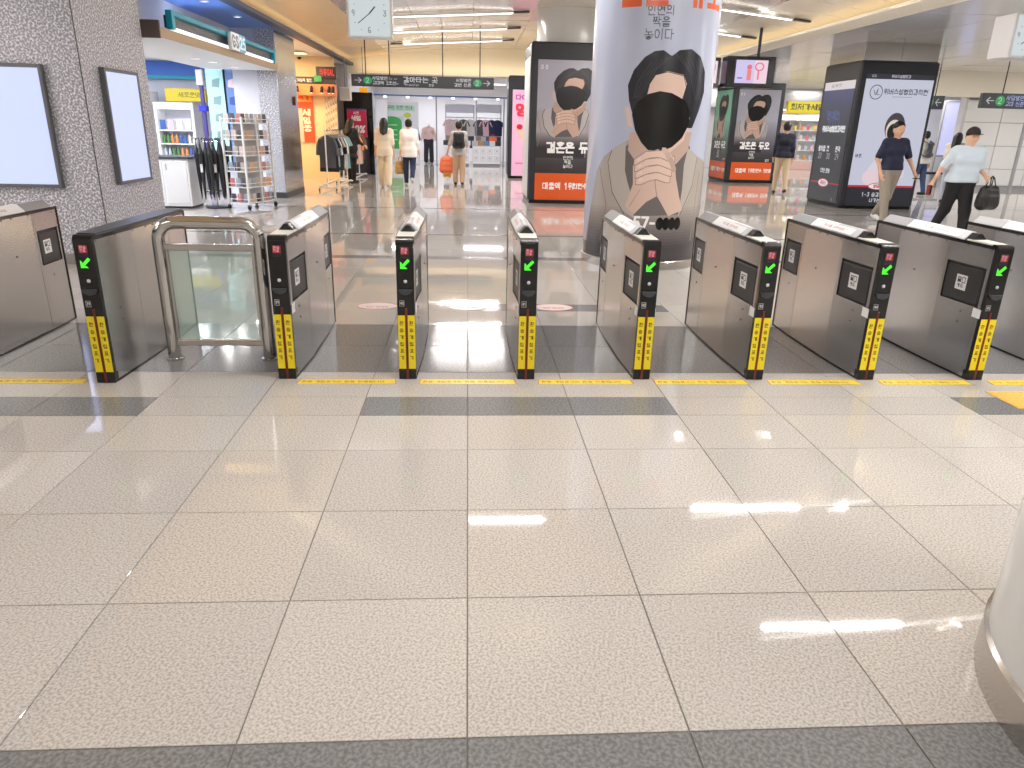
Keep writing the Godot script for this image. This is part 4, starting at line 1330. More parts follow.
func convenience_store() -> void:
	M.goods = []
	for c in [rgb(208, 60, 56), rgb(236, 224, 210), rgb(90, 140, 80), rgb(70, 110, 180), rgb(230, 150, 90), rgb(226, 196, 210), rgb(60, 60, 70), rgb(190, 200, 210), rgb(230, 120, 150), rgb(240, 214, 90)]:
		M.goods.append(mat(c, 0.35))
	var X := -3.75
	var n0 := gx(161, 38, X)
	var n1 := gx(278, 70, X)
	var h0 := (n0.y + n1.y) * 0.5
	var t := thing("store_canopy", "flat pale canopy with tan edge over the convenience store front", "canopy", Vector3(X - 0.8, h0, (n0.z + n1.z) * 0.5))
	var len := absf(n1.z - n0.z)
	put(bx(Vector3(0.1, 0.03, 0), Vector3(1.36, 0.06, len - 0.04)), "soffit", M.white, t)
	put(bx(Vector3(0.79, 0.055, 0), Vector3(0.03, 0.11, len), 0.004), "fascia", M.tan, t)
	put(bx(Vector3(0.1, 0.085, len * 0.5), Vector3(1.4, 0.2, 0.04), 0.004), "end_fascia", M.brown, t)
	for p in [Vector2(195, 58.5), Vector2(213, 62), Vector2(235, 67)]:
		var q := gy(p.x, p.y, h0)
		var dl := thing("downlight", "round white downlight in the underside of the store canopy", "lamp", Vector3(q.x, h0, q.z), 0.0, "downlights in the store canopy")
		put(Mb.new().lathe([Vector2(0.0, -0.006), Vector2(0.08, -0.006)], 20), "lens", M.lamp_soft, dl)
		put(Mb.new().lathe([Vector2(0.08, -0.01), Vector2(0.1, -0.01), Vector2(0.1, 0.004)], 20), "ring", M.white, dl)
		area(Vector3(q.x, h0 - 0.015, q.z), Vector2(0.14, 0.14), 0.9, rgb(255, 252, 248))
	# sign: teal bracket frame with a white strip below and the name plate
	var s0 := gx(170, 16, X)
	var s1 := gx(274, 50, X)
	var sz := absf(s1.z - s0.z)
	var sg := thing("store_sign", "long dark sign with a teal bracket and the letters GS25", "sign", Vector3(X - 0.02, h0 + 0.12, (s0.z + s1.z) * 0.5), PI / 2)
	# local x runs along -z of the hall
	put(bx(Vector3(0, 0.1, -0.05), Vector3(sz - 0.08, 0.15, 0.06), 0.006), "board", M.charcoal, sg)
	put(bx(Vector3(0, 0.2, 0.0), Vector3(sz, 0.06, 0.08), 0.006), "top_bar", M.teal, sg)
	for s in [-1, 1]:
		put(bx(Vector3(s * (sz * 0.5 - 0.05), 0.095, 0.0), Vector3(0.1, 0.17, 0.08), 0.006), "side_bar", M.teal, sg)
	put(bx(Vector3(0, 0.02, -0.01), Vector3(sz - 0.22, 0.045, 0.06), 0.01), "light_strip", M.strip_glow, sg)
	var k := Ink.new(256, 128, rgb(240, 242, 244))
	k.rect(138, 0, 118, 128, rgb(20, 170, 204))
	write(k, "GS", 16, 24, 86, 16, rgb(60, 66, 78))
	write(k, "25", 146, 24, 86, 16, rgb(240, 246, 250))
	var np := put(bx(Vector3(0, 0.11, 0.07), Vector3(0.76, 0.27, 0.06), 0.02), "name_plate", M.white_gloss, sg)
	var mb := Mb.new()
	mb.quad(Vector3(-0.37, -0.125, 0.0), Vector3(0.37, -0.125, 0.0), Vector3(0.37, 0.125, 0.0), Vector3(-0.37, 0.125, 0.0), Vector3.BACK)
	var lt := put(mb, "lettering", lit_print(k, 0.7), np)
	lt.position = Vector3(0, 0.11, 0.102)
	put(bx(Vector3(0, 0.232, -0.02), Vector3(sz - 0.3, 0.008, 0.03)), "top_light", M.strip_glow, sg)
	area(Vector3(X - 0.04, h0 + 0.365, (s0.z + s1.z) * 0.5), Vector2(sz - 0.3, 0.03), 1.6, rgb(206, 226, 255), Vector3.UP, "store_sign_glow")
	# shell of the store
	struct(span(Vector3(-4.8, h0 + 0.06, -9.74), Vector3(-4.7, 3.25, -15.9)), "wall_store_head", M.white)
	struct(span(Vector3(-9.4, 0, -9.74), Vector3(-9.5, 3.25, -17.6)), "wall_store_left", M.white)
	struct(span(Vector3(-9.4, 0, -17.6), Vector3(-4.88, 3.25, -17.7)), "wall_store_back", M.pale)
	struct(span(Vector3(-9.4, 2.72, -9.74), Vector3(-4.8, 2.8, -17.6)), "ceiling_shop", M.white)
	for p in [Vector3(-5.4, 2.7, -12.2), Vector3(-7.4, 2.7, -12.2), Vector3(-5.4, 2.7, -14.8), Vector3(-7.4, 2.7, -14.8)]:
		var lp := thing("store_lamp", "flat white lamp panel inside the convenience store", "lamp", p, 0.0, "lamp panels in the convenience store")
		put(bx(Vector3(0, 0.0, 0), Vector3(1.2, 0.03, 0.3), 0.004), "diffuser", M.lamp_soft, lp)
		put(bx(Vector3(0, 0.01, 0), Vector3(1.24, 0.026, 0.34), 0.004), "frame", M.white, lp)
		area(p + Vector3(0, -0.03, 0), Vector2(1.2, 0.3), 7.0, rgb(240, 246, 255))
	var zb := -17.4
	# blue band above the fridges
	var b0 := gz(148, 76, zb)
	var b1 := gz(212, 62, zb)
	var band := thing("header_band", "blue and teal header band above the store fridges", "sign board", Vector3((b0.x + b1.x) * 0.5, (b0.y + b1.y) * 0.5, zb))
	put(bx(Vector3.ZERO, Vector3(b1.x - b0.x + 0.6, 0.3, 0.06), 0.006), "board", mat(rgb(70, 120, 214), 0.4), band)
	put(bx(Vector3(0, -0.17, 0.01), Vector3(b1.x - b0.x + 0.6, 0.07, 0.06), 0.006), "stripe", M.teal, band)
	fridge("tall white drinks fridge with open shelves under the yellow sign", gz(168, 136, zb), gz(206, 136, zb), gz(180, 103, zb).y, 4)
	fridge("narrow white snack shelf unit with red packets at the store back", gz(146, 136, zb), gz(165, 136, zb), gz(155, 92, zb).y, 4)
	var y0 := gz(166, 101, -16.85)
	var y1 := gz(205, 89, -16.85)
	k = Ink.new(256, 80, rgb(250, 232, 60))
	write(k, "새로운맛", 84, 22, 36, 5, rgb(170, 140, 40))
	var ys := thing("fridge_sign", "glowing yellow sign above the drinks fridge", "sign", (y0 + y1) * 0.5)
	put(bx(Vector3(0, 0, -0.05), Vector3(y1.x - y0.x, y1.y - y0.y, 0.1), 0.01), "case", M.yellow, ys)
	mb = Mb.new()
	var hw := (y1.x - y0.x) * 0.5 - 0.02
	var hh := (y1.y - y0.y) * 0.5 - 0.02
	mb.quad(Vector3(-hw, -hh, 0.002), Vector3(hw, -hh, 0.002), Vector3(hw, hh, 0.002), Vector3(-hw, hh, 0.002), Vector3.BACK)
	put(mb, "lit_face", lit_print(k, 0.9), ys)
	# purple post and hanging banners
	var q0 := gz(204, 110, -16.5)
	var post := thing("lit_post", "thin violet post before the drinks fridge", "post", Vector3(q0.x, 0, -16.5))
	put(bx(Vector3(0, 1.35, 0), Vector3(0.075, 2.7, 0.075), 0.01), "shaft", mat(rgb(84, 78, 150), 0.4), post)
	put(bx(Vector3(0, 1.75, 0), Vector3(0.16, 0.12, 0.16), 0.01), "collar", mat(rgb(60, 60, 220), 0.4), post)
	put(bx(Vector3(0, 2.35, 0.02), Vector3(0.14, 0.3, 0.12), 0.01), "upper_clamp", M.white, post)
	for j in 2:
		var cc: Array = [[208, 223, 226, rgb(176, 226, 232)], [225, 236, 238, rgb(110, 140, 196)]][j]
		var e0 := gz(cc[0] + 4, 116, -16.1)
		var e1 := gz(cc[1] + 4, 116, -16.1)
		e0.y = gz(220, 165, -16.1).y
		e1.y = gz(220, 68, -16.1).y
		k = Ink.new(96, 512, cc[3])
		for i in 5:
			k.poly([Vector2(30, 60 + i * 90), Vector2(70, 50 + i * 90), Vector2(62, 100 + i * 90), Vector2(26, 96 + i * 90)], (cc[3] as Color).darkened(0.3) if j == 0 else [rgb(230, 210, 220), rgb(60, 90, 170), rgb(90, 170, 190), rgb(220, 220, 160), rgb(60, 80, 150)][i])
		var bn := thing("hanging_banner", ["pale teal banner hanging at the store entrance", "patterned blue banner hanging beside the pale wall"][j], "banner", Vector3((e0.x + e1.x) * 0.5, e0.y, -16.1))
		mb = Mb.new()
		var ww := absf(e1.x - e0.x) * 0.5 + 0.04
		var bh := e1.y - e0.y
		mb.quad(Vector3(-ww, 0, 0.008), Vector3(ww, 0, 0.008), Vector3(ww, bh, 0.008), Vector3(-ww, bh, 0.008), Vector3.BACK)
		put(mb, "print", print_mat(k, 0.5), bn)
		put(bx(Vector3(0, bh * 0.5, 0), Vector3(ww * 2, bh, 0.012)), "backing", M.pale, bn)
		put(Mb.new().tube([Vector3(-ww - 0.03, bh, 0), Vector3(ww + 0.03, bh, 0)], 0.015, 8), "rod", M.grey, bn)
	struct(span(Vector3(gz(239, 100, -16.2).x, 0, -16.25), Vector3(-5.07, 2.72, -16.35)), "wall_store_side", M.pale)
	# counter
	var ct := thing("counter", "white store counter with dark worktop just inside the entrance", "counter", Vector3(-5.4, 0, -14.0))
	put(span(Vector3(-0.5, 0.04, -0.35), Vector3(0.42, 0.86, 0.35), 0.01), "cabinet", M.white, ct)
	put(span(Vector3(0.0, 0.08, 0.345), Vector3(0.39, 0.82, 0.362), 0.006), "door", M.white_gloss, ct)
	put(span(Vector3(-0.46, 0.08, 0.345), Vector3(-0.03, 0.82, 0.362), 0.006), "door", M.white_gloss, ct)
	put(span(Vector3(-0.52, 0.86, -0.38), Vector3(0.44, 0.9, 0.38), 0.006), "worktop", M.charcoal, ct)
	put(span(Vector3(-0.48, 0, -0.32), Vector3(0.38, 0.04, 0.32)), "plinth", M.black_soft, ct)
	put(bx(Vector3(0.04, 0.72, 0.37), Vector3(0.012, 0.1, 0.014), 0.003), "handle", M.grey, ct)
	card_rack()
	umbrella_stand()

func fridge(label: String, a: Vector3, b: Vector3, h: float, shelves: int) -> void:
	var w := b.x - a.x
	var t := thing("drinks_fridge", label, "fridge", Vector3((a.x + b.x) * 0.5, 0, a.z))
	var d := 0.5
	put(bx(Vector3(0, h * 0.5, -d * 0.5 + 0.36), Vector3(w, h, 0.04)), "back_panel", M.pale, t)
	for s in [-1, 1]:
		put(bx(Vector3(s * (w * 0.5 - 0.03), h * 0.5, 0.36), Vector3(0.06, h, d), 0.008), "side_wall", M.white, t)
	put(bx(Vector3(0, h - 0.05, 0.36), Vector3(w - 0.12, 0.1, d), 0.008), "top", M.white, t)
	put(bx(Vector3(0, 0.22, 0.36), Vector3(w - 0.12, 0.44, d), 0.008), "base", M.white, t)
	put(bx(Vector3(0, h - 0.12, 0.5), Vector3(w - 0.14, 0.03, 0.05)), "tube_lamp", M.lamp_soft, t)
	var red := label.contains("red packets")
	for i in shelves:
		var y := 0.46 + i * (h - 0.75) / shelves
		put(bx(Vector3(0, y, 0.38), Vector3(w - 0.12, 0.025, d - 0.06), 0.004), "shelf", M.white, t)
		var n := int((w - 0.14) / 0.085)
		for c in n:
			var x := -w * 0.5 + 0.1 + c * (w - 0.2) / maxi(1, n - 1)
			var at := t.position + Vector3(x, y + 0.0135, 0.48)
			if red or i == shelves - 1:
				if c % 2 == 0:
					var gi := 0 if red and i > 1 else rng.randi_range(0, 9)
					goods("snack_packet", "%s snack packet on the %s" % [GOODS[gi], "narrow snack shelf unit" if red else "fridge's top shelf"], "packet", "snack packets on the store shelves", pack_mesh(), M.goods[gi], at)
			else:
				var gi2: int = [1, 7, 2, 4, 3][(c / 2 + i) % 5]
				goods("drink_bottle", "%s drink bottle on %s shelf of the %s" % [GOODS[gi2], ["the lowest", "the second lowest", "the middle", "the top"][i], "narrow snack unit" if red else "drinks fridge"], "bottle", "bottles in the store fridge", bottle_mesh(), M.goods[gi2], at)

func card_rack() -> void:
	var t := thing("display_rack", "white wheeled wire rack filled with small cards and packets", "rack", Vector3(-4.02, 0, -14.06), -0.358)
	var w := 0.215
	var d := 0.4
	var h := 1.5
	for sx in [-1, 1]:
		for sz in [-1, 1]:
			put(bx(Vector3(sx * w, 0.09 + h * 0.5, sz * d), Vector3(0.035, h, 0.035), 0.004), "post", M.white, t)
			var wh := put(Mb.new().lathe([Vector2(0, -0.015), Vector2(0.04, -0.015), Vector2(0.04, 0.015), Vector2(0, 0.015)], 12), "wheel", M.rubber, t)
			wh.position = Vector3(sx * w, 0.04, sz * d)
			wh.rotation.z = PI / 2
			put(bx(Vector3(sx * w, 0.075, sz * d), Vector3(0.03, 0.04, 0.03)), "wheel_fork", M.grey, t)
	for i in 6:
		var y := 0.11 + i * 0.275
		put(bx(Vector3(0, y, 0), Vector3(w * 2, 0.02, d * 2), 0.003), "shelf", M.white, t)
		put(bx(Vector3(w, y + 0.07, 0), Vector3(0.008, 0.012, d * 2)), "wire_rail", M.white, t)
		put(bx(Vector3(0, y + 0.07, d), Vector3(w * 2, 0.012, 0.008)), "wire_rail", M.white, t)
	put(bx(Vector3(0, 0.09 + h * 0.5, 0), Vector3(0.01, h - 0.02, d * 2 - 0.05)), "divider", M.light_grey, t)
	put(bx(Vector3(w, 0.09 + h * 0.5, 0), Vector3(0.03, h, 0.03), 0.004), "post", M.white, t)
	var card: Mesh = bx(Vector3(0, 0.075, 0), Vector3(0.012, 0.15, 0.1), 0.003).done()
	var cols := [mat(rgb(222, 200, 200), 0.5), mat(rgb(208, 130, 130), 0.5), mat(rgb(200, 190, 180), 0.5), mat(rgb(90, 84, 88), 0.5), mat(rgb(226, 180, 140), 0.5), mat(rgb(160, 170, 186), 0.5)]
	var B := Basis(Vector3.UP, -0.358)
	for i in 6:
		for c in 6:
			var p := Vector3(w - 0.035, 0.122 + i * 0.275, -d + 0.09 + c * 0.124)
			var ci := rng.randi_range(0, 5)
			goods("gift_card", "%s card on the long side of the white rack" % CARDS[ci], "card", "cards in the white rack", card, cols[ci], t.position + B * p, -0.358)
		for c in 3:
			var p := Vector3(-w + 0.09 + c * 0.13, 0.122 + i * 0.275, d - 0.035)
			var cj: int = [3, 1, 5, 3, 2, 0][(i + c) % 6]
			goods("gift_card", "%s card on the short side of the white rack" % CARDS[cj], "card", "cards in the white rack", card, cols[cj], t.position + B * p, -0.358 + PI / 2)

func umbrella_stand() -> void:
	var at := Vector3(-4.62, 0, -13.9)
	var t := thing("umbrella_stand", "round chrome stand for folded umbrellas next to the white rack", "stand", at)
	put(Mb.new().lathe([Vector2(0, 0), Vector2(0.2, 0.0), Vector2(0.2, 0.02), Vector2(0.03, 0.035)], 20), "base", M.black_soft, t)
	put(Mb.new().tube([Vector3(0, 0.02, 0), Vector3(0, 1.3, 0)], 0.015, 8), "pole", M.chrome, t)
	for y in [1.16, 0.3]:
		var pts := []
		for i in 25:
			pts.append(Vector3(0.17 * cos(TAU * i / 24), y, 0.17 * sin(TAU * i / 24)))
		var ring := put(Mb.new().tube(pts, 0.008, 6), "ring", M.chrome, t)
		put(Mb.new().tube([Vector3(-0.17, y, 0), Vector3(0.17, y, 0)], 0.006, 6), "spoke", M.chrome, ring)
	for i in 18:
		var a := TAU * i / 18
		var u := thing("folded_umbrella", "black folded umbrella hung on the chrome stand", "umbrella", at + Vector3((0.2 if i % 2 else 0.25) * cos(a), 0.16, (0.2 if i % 2 else 0.25) * sin(a)), 0.0, "umbrellas on the stand")
		put(Mb.new().lathe([Vector2(0.006, 0.0), Vector2(0.012, 0.06), Vector2(0.042, 0.5), Vector2(0.05, 0.8), Vector2(0.02, 0.9), Vector2(0.01, 0.98)], 8), "canopy", M.black_soft, u)
		var hp := []
		for q in 8:
			var b := PI * q / 7
			hp.append(Vector3(-0.03 + 0.03 * cos(b), 1.02 + 0.04 * sin(b), 0))
		hp.insert(0, Vector3(0, 0.96, 0))
		put(Mb.new().tube(hp, 0.008, 6), "handle", M.charcoal, u)
		if i % 3 == 0:
			put(bx(Vector3(0, 0.55, 0.04), Vector3(0.04, 0.14, 0.006)), "price_tag", M.white, u)

# ------------------------------------------------------------------ clothes shop on the left
func garment_mesh(kind: int) -> Mesh:
	# a garment on a hanger: its shoulder line at y = 0, hanging down; thickness along x
	var key := "g%d" % kind
	if not cache.has(key):
		var mb := Mb.new()
		var L: float = [0.62, 0.8, 0.7][kind]
		var hw: float = [0.22, 0.2, 0.21][kind]
		var rows := []
		for j in 9:
			var v := j / 8.0
			var w := lerpf(hw, hw * [0.92, 1.25, 1.0][kind], v)
			if j == 0:
				w = 0.06
			elif j == 1:
				w = hw * 0.95
			var y := -L * v * v * 0.35 - L * v * 0.65 if j > 0 else 0.02
			var ring := []
			for i in 12:
				var a := TAU * i / 12
				var th := 0.028 + 0.014 * sin(i * 2.4 + j * 0.6) * v
				ring.append(Vector3(sin(a) * th, y, cos(a) * w))
			rows.append(ring)
		for j in 8:
			for i in 12:
				var e := (i + 1) % 12
				var a: Vector3 = rows[j][i]
				var b: Vector3 = rows[j][e]
				var c: Vector3 = rows[j + 1][e]
				var d: Vector3 = rows[j + 1][i]
				var n := (b - a).cross(d - a).normalized()
				if n.dot(Vector3((a.x + c.x) * 8.0, 0, a.z + c.z)) < 0:
					n = -n
				mb.quad(d, c, b, a, n)
		if kind != 1:
			for s in [-1, 1]:
				mb.tube([Vector3(0, -0.05, s * (hw - 0.04)), Vector3(0.0, -0.2, s * (hw + 0.03)), Vector3(0, -0.42 if kind == 2 else -0.25, s * (hw + 0.045))], 0.035, 8, 0.045)
		cache[key] = mb.done()
	return cache[key]
func hanger_mesh() -> Mesh:
	if not cache.has("hanger"):
		var mb := Mb.new()
		mb.tube([Vector3(0, -0.03, -0.19), Vector3(0, 0.04, 0), Vector3(0, -0.03, 0.19)], 0.008, 6)
		mb.tube([Vector3(0, 0.04, 0), Vector3(0, 0.1, 0), Vector3(0.0, 0.125, 0.014), Vector3(0, 0.135, 0.0)], 0.004, 6)
		cache.hanger = mb.done()
	return cache.hanger
func rail_rack(label: String, z0: float, z1: float, x: float, h: float) -> void:
	var L := absf(z1 - z0)
	var t := thing("clothes_rail", label, "clothes rail", Vector3(x, 0, (z0 + z1) * 0.5))
	put(Mb.new().tube([Vector3(0, h, -L * 0.5), Vector3(0, h, L * 0.5)], 0.014, 8), "rail", M.chrome, t)
	for s in [-1, 1]:
		put(Mb.new().tube([Vector3(0, 0.09, s * L * 0.5), Vector3(0, h, s * L * 0.5)], 0.016, 8), "upright", M.white, t)
		put(bx(Vector3(0, 0.08, s * L * 0.5), Vector3(0.46, 0.035, 0.05), 0.006), "foot", M.white, t)
		for q in [-1, 1]:
			var wh := put(Mb.new().lathe([Vector2(0, -0.012), Vector2(0.03, -0.012), Vector2(0.03, 0.012), Vector2(0, 0.012)], 10), "wheel", M.rubber, t)
			wh.position = Vector3(q * 0.2, 0.03, s * L * 0.5)
			wh.rotation.z = PI / 2
	for q in [-1, 1]:
		put(bx(Vector3(q * 0.18, 0.1, 0), Vector3(0.04, 0.03, L), 0.005), "base_bar", M.light_grey, t)
func hang(n: int, z0: float, z1: float, x: float, h: float, cols: Array, names: Array, label: String, group: String) -> void:
	for i in n:
		var t := thing("hanging_garment", label % names[i], "clothing", Vector3(x, h - 0.14, lerpf(z0, z1, (i + 0.5) / n)), PI / 2 + rng.randf_range(-0.35, 0.1), group)
		put(garment_mesh(rng.randi_range(0, 2)), "cloth", mat(cols[i % cols.size()], 0.85), t)
		put(hanger_mesh(), "hanger", M.grey, t)

func clothes_shop() -> void:
	rail_rack("wheeled clothes rail of dark and pale tops beside the steel pillar", -17.75, -20.1, -3.3, 1.36)
	hang(13, -17.85, -20.0, -3.3, 1.36, [rgb(90, 92, 98), rgb(40, 42, 48), rgb(52, 60, 60), rgb(196, 200, 210), rgb(38, 54, 54), rgb(44, 60, 58), rgb(206, 196, 176), rgb(36, 36, 40), rgb(226, 224, 226), rgb(222, 220, 224), rgb(150, 190, 200), rgb(140, 182, 194), rgb(150, 188, 198)], ["grey", "charcoal", "dark slate", "pale lilac", "dark green", "bottle green", "beige", "black", "white", "off-white", "light teal", "teal blue", "soft aqua"], "%s top on a hanger on the clothes rail beside the steel pillar", "garments on the nearer clothes rail")
	rail_rack("wheeled clothes rail of pale and peach dresses before the sale poster", -20.7, -23.0, -3.3, 1.36)
	hang(9, -20.8, -22.9, -3.3, 1.36, [rgb(196, 202, 216), rgb(202, 206, 216), rgb(236, 170, 130), rgb(238, 190, 160), rgb(232, 214, 206), rgb(240, 160, 110), rgb(220, 200, 190), rgb(130, 100, 80), rgb(110, 90, 74)], ["pale blue", "light grey blue", "peach", "pale peach", "cream pink", "orange", "pinkish beige", "brown", "dark brown"], "%s garment on the clothes rail before the sale poster", "garments on the farther clothes rail")
	# lit partition of the orange shop
	var z := -21.9
	struct(span(Vector3(-9.4, 0, z), Vector3(-3.72, 3.24, z - 0.15)), "wall_shop_end", mat(rgb(250, 224, 180), 0.6))
	struct(span(Vector3(-9.4, 0, -17.7), Vector3(-9.5, 3.24, -21.9)), "wall_shop_left", mat(rgb(246, 214, 170), 0.6))
	var b0 := gz(298, 96, z + 0.12)
	var b1 := gz(336, 76, z + 0.12)
	var sg := thing("shop_sign", "orange shop fascia with a grey band, red box letters and spotlights", "sign", Vector3((b0.x + b1.x) * 0.5, 2.55, z + 0.2))
	var w := b1.x - b0.x
	put(bx(Vector3(0, -0.18, 0), Vector3(w, 0.3, 0.2), 0.01), "lower_band", mat(rgb(246, 150, 100), 0.5), sg)
	put(bx(Vector3(0, 0.06, 0), Vector3(w, 0.18, 0.22), 0.01), "upper_band", M.charcoal, sg)
	var k := Ink.new(256, 64, rgb(62, 64, 70))
	write(k, "여성복 할인", 20, 16, 34, 5, rgb(210, 212, 218))
	var mb := Mb.new()
	mb.quad(Vector3(-w * 0.48, -0.02, 0.112), Vector3(0, -0.02, 0.112), Vector3(0, 0.14, 0.112), Vector3(-w * 0.48, 0.14, 0.112), Vector3.BACK)
	put(mb, "lettering", print_mat(k), sg)
	k = Ink.new(192, 80, rgb(70, 36, 40))
	write(k, "의류SALE", 12, 18, 44, 9, rgb(244, 70, 60))
	mb = Mb.new()
	mb.quad(Vector3(0.12, 0.12, 0.16), Vector3(w * 0.5, 0.12, 0.16), Vector3(w * 0.5, 0.4, 0.16), Vector3(0.12, 0.4, 0.16), Vector3.BACK)
	var rb := put(bx(Vector3(w * 0.25 + 0.04, 0.26, 0.04), Vector3(w * 0.5, 0.3, 0.22), 0.01), "red_box", M.charcoal, sg)
	put(mb, "red_letters", lit_print(k, 0.9), rb)
	put(bx(Vector3(0.08, 0.1, 0.14), Vector3(0.2, 0.16, 0.06), 0.01), "green_plate", mat(rgb(70, 170, 110), 0.5), sg)
	for i in 5:
		var sx: float = [-0.46, -0.1, 0.16, 0.34, 0.44][i] * w
		var sp := put(Mb.new().tube([Vector3(sx, -0.1, 0.12), Vector3(sx + 0.02, -0.12, 0.26), Vector3(sx, -0.24, 0.2)], 0.03, 8, 0.05), "spotlight", M.black_soft, sg)
		put(Mb.new().ball(Vector3(sx, -0.25, 0.195), Vector3(0.035, 0.02, 0.035), 10, 6), "bulb", M.lamp_soft, sp)
	for p in [Vector3(-5.2, 3.2, -18.8), Vector3(-4.7, 3.2, -20.6), Vector3(-6.8, 3.2, -20.2)]:
		var lp := thing("shop_lamp", "flat warm lamp panel above the orange shop", "lamp", p, 0.0, "warm lamp panels in the orange shop")
		put(bx(Vector3(0, 0.0, 0), Vector3(1.0, 0.03, 0.3), 0.004), "diffuser", glow(rgb(255, 226, 184), 2.5), lp)
		put(bx(Vector3(0, 0.012, 0), Vector3(1.05, 0.026, 0.35), 0.004), "frame", M.white, lp)
		area(p + Vector3(0, -0.03, 0), Vector2(1.0, 0.3), 6.0, rgb(255, 214, 160))
	# banners on the partition
	for q in [[299, 312, 88, 142, 0], [327, 336, 90, 140, 1]]:
		var e0 := gz(q[0], q[3], z + 0.05)
		var e1 := gz(q[1], q[2], z + 0.05)
		k = Ink.new(128, 512, [rgb(240, 90, 50), rgb(214, 196, 170)][q[4]])
		if q[4] == 0:
			k.rect(8, 60, 112, 70, rgb(250, 170, 60))
			write(k, "특가", 18, 72, 44, 8, rgb(240, 80, 40))
			k.rect(0, 190, 44, 322, rgb(250, 210, 190))
			write(k, "세일중", 50, 200, 60, 12, rgb(252, 230, 214), true)
		else:
			for i in 60:
				k.oval(fposmod(i * 47.0, 128.0), fposmod(i * 83.0, 512.0), 9, 12, rgb(180, 150, 120) if i % 2 else rgb(236, 226, 206))
		var bn := thing("wall_banner", ["orange sale banner on the lit shop partition", "beige patterned panel on the lit shop partition"][q[4]], "banner", Vector3((e0.x + e1.x) * 0.5, e0.y, z + 0.04))
		var ww := (e1.x - e0.x) * 0.5
		mb = Mb.new()
		mb.quad(Vector3(-ww, 0, 0.012), Vector3(ww, 0, 0.012), Vector3(ww, e1.y - e0.y, 0.012), Vector3(-ww, e1.y - e0.y, 0.012), Vector3.BACK)
		put(mb, "print", print_mat(k, 0.5), bn)
		put(bx(Vector3(0, (e1.y - e0.y) * 0.5, 0), Vector3(ww * 2, e1.y - e0.y, 0.02)), "backing", M.white, bn)
	# dark shopfront beyond with the sale poster
	struct(span(Vector3(-4.4, 0, -24.3), Vector3(-3.72, 3.24, -24.5)), "wall_dark_shop", M.light_grey)
	struct(span(Vector3(-9.4, 0, -24.5), Vector3(-3.72, 3.24, -24.65)), "wall_shop_row", M.light_grey)
	var a0 := gz(346, 152, -24.0)
	var a1 := gz(372, 96, -24.0)
	var db := thing("shop_portal", "black shop portal frame behind the sale poster", "shopfront", Vector3((a0.x + a1.x) * 0.5, 0, -24.1))
	var pw := a1.x - a0.x
	put(bx(Vector3(0, a1.y - 0.25, 0), Vector3(pw, 0.7, 0.2), 0.01), "header", M.black, db)
	for s in [-1, 1]:
		put(bx(Vector3(s * (pw * 0.5 - 0.06), (a1.y - 0.6) * 0.5, 0), Vector3(0.12, a1.y - 0.6, 0.2), 0.01), "jamb", M.black, db)
	put(bx(Vector3(0, (a1.y - 0.6) * 0.5, -0.05), Vector3(pw - 0.24, a1.y - 0.6, 0.05)), "shutter", mat(rgb(70, 66, 76), 0.6), db)
	var c0 := gz(348, 137, -23.8)
	var c1 := gz(366, 109, -23.8)
	k = Ink.new(256, 384, rgb(214, 44, 92))
	k.rect(0, 0, 256, 24, rgb(120, 90, 150))
	write(k, "시즌", 90, 40, 36, 6, rgb(250, 236, 240))
	write(k, "세일", 60, 96, 64, 14, rgb(250, 236, 240))
	write(k, "90%", 34, 230, 96, 18, rgb(252, 244, 246))
	var sb := thing("sale_poster", "bright red sale poster reading 90% on the black shopfront", "poster", (c0 + c1) * 0.5)
	var sw := (c1.x - c0.x) * 0.5
	var sh := (c1.y - c0.y) * 0.5
	put(bx(Vector3(0, 0, -0.015), Vector3(sw * 2, sh * 2, 0.03), 0.004), "board", M.white, sb)
	mb = Mb.new()
	mb.quad(Vector3(-sw, -sh, 0.002), Vector3(sw, -sh, 0.002), Vector3(sw, sh, 0.002), Vector3(-sw, sh, 0.002), Vector3.BACK)
	put(mb, "print", print_mat(k), sb)
	put(Mb.new().tube([Vector3(0, -sh, -0.03), Vector3(0, -sb.position.y, -0.03)], 0.02, 8), "stand_pole", M.grey, sb)
	var yl := thing("yellow_sign", "small yellow sign hung under the transfer sign's left end", "sign", gz(363.5, 90, -22.0))
	put(bx(Vector3.ZERO, Vector3(0.22, 0.13, 0.05), 0.006), "plate", mat(rgb(240, 180, 40), 0.5), yl)
	put(Mb.new().tube([Vector3(0, 0.06, 0), Vector3(0, vault(-2.6) - yl.position.y, 0)], 0.008, 6), "rod", M.black_soft, yl)

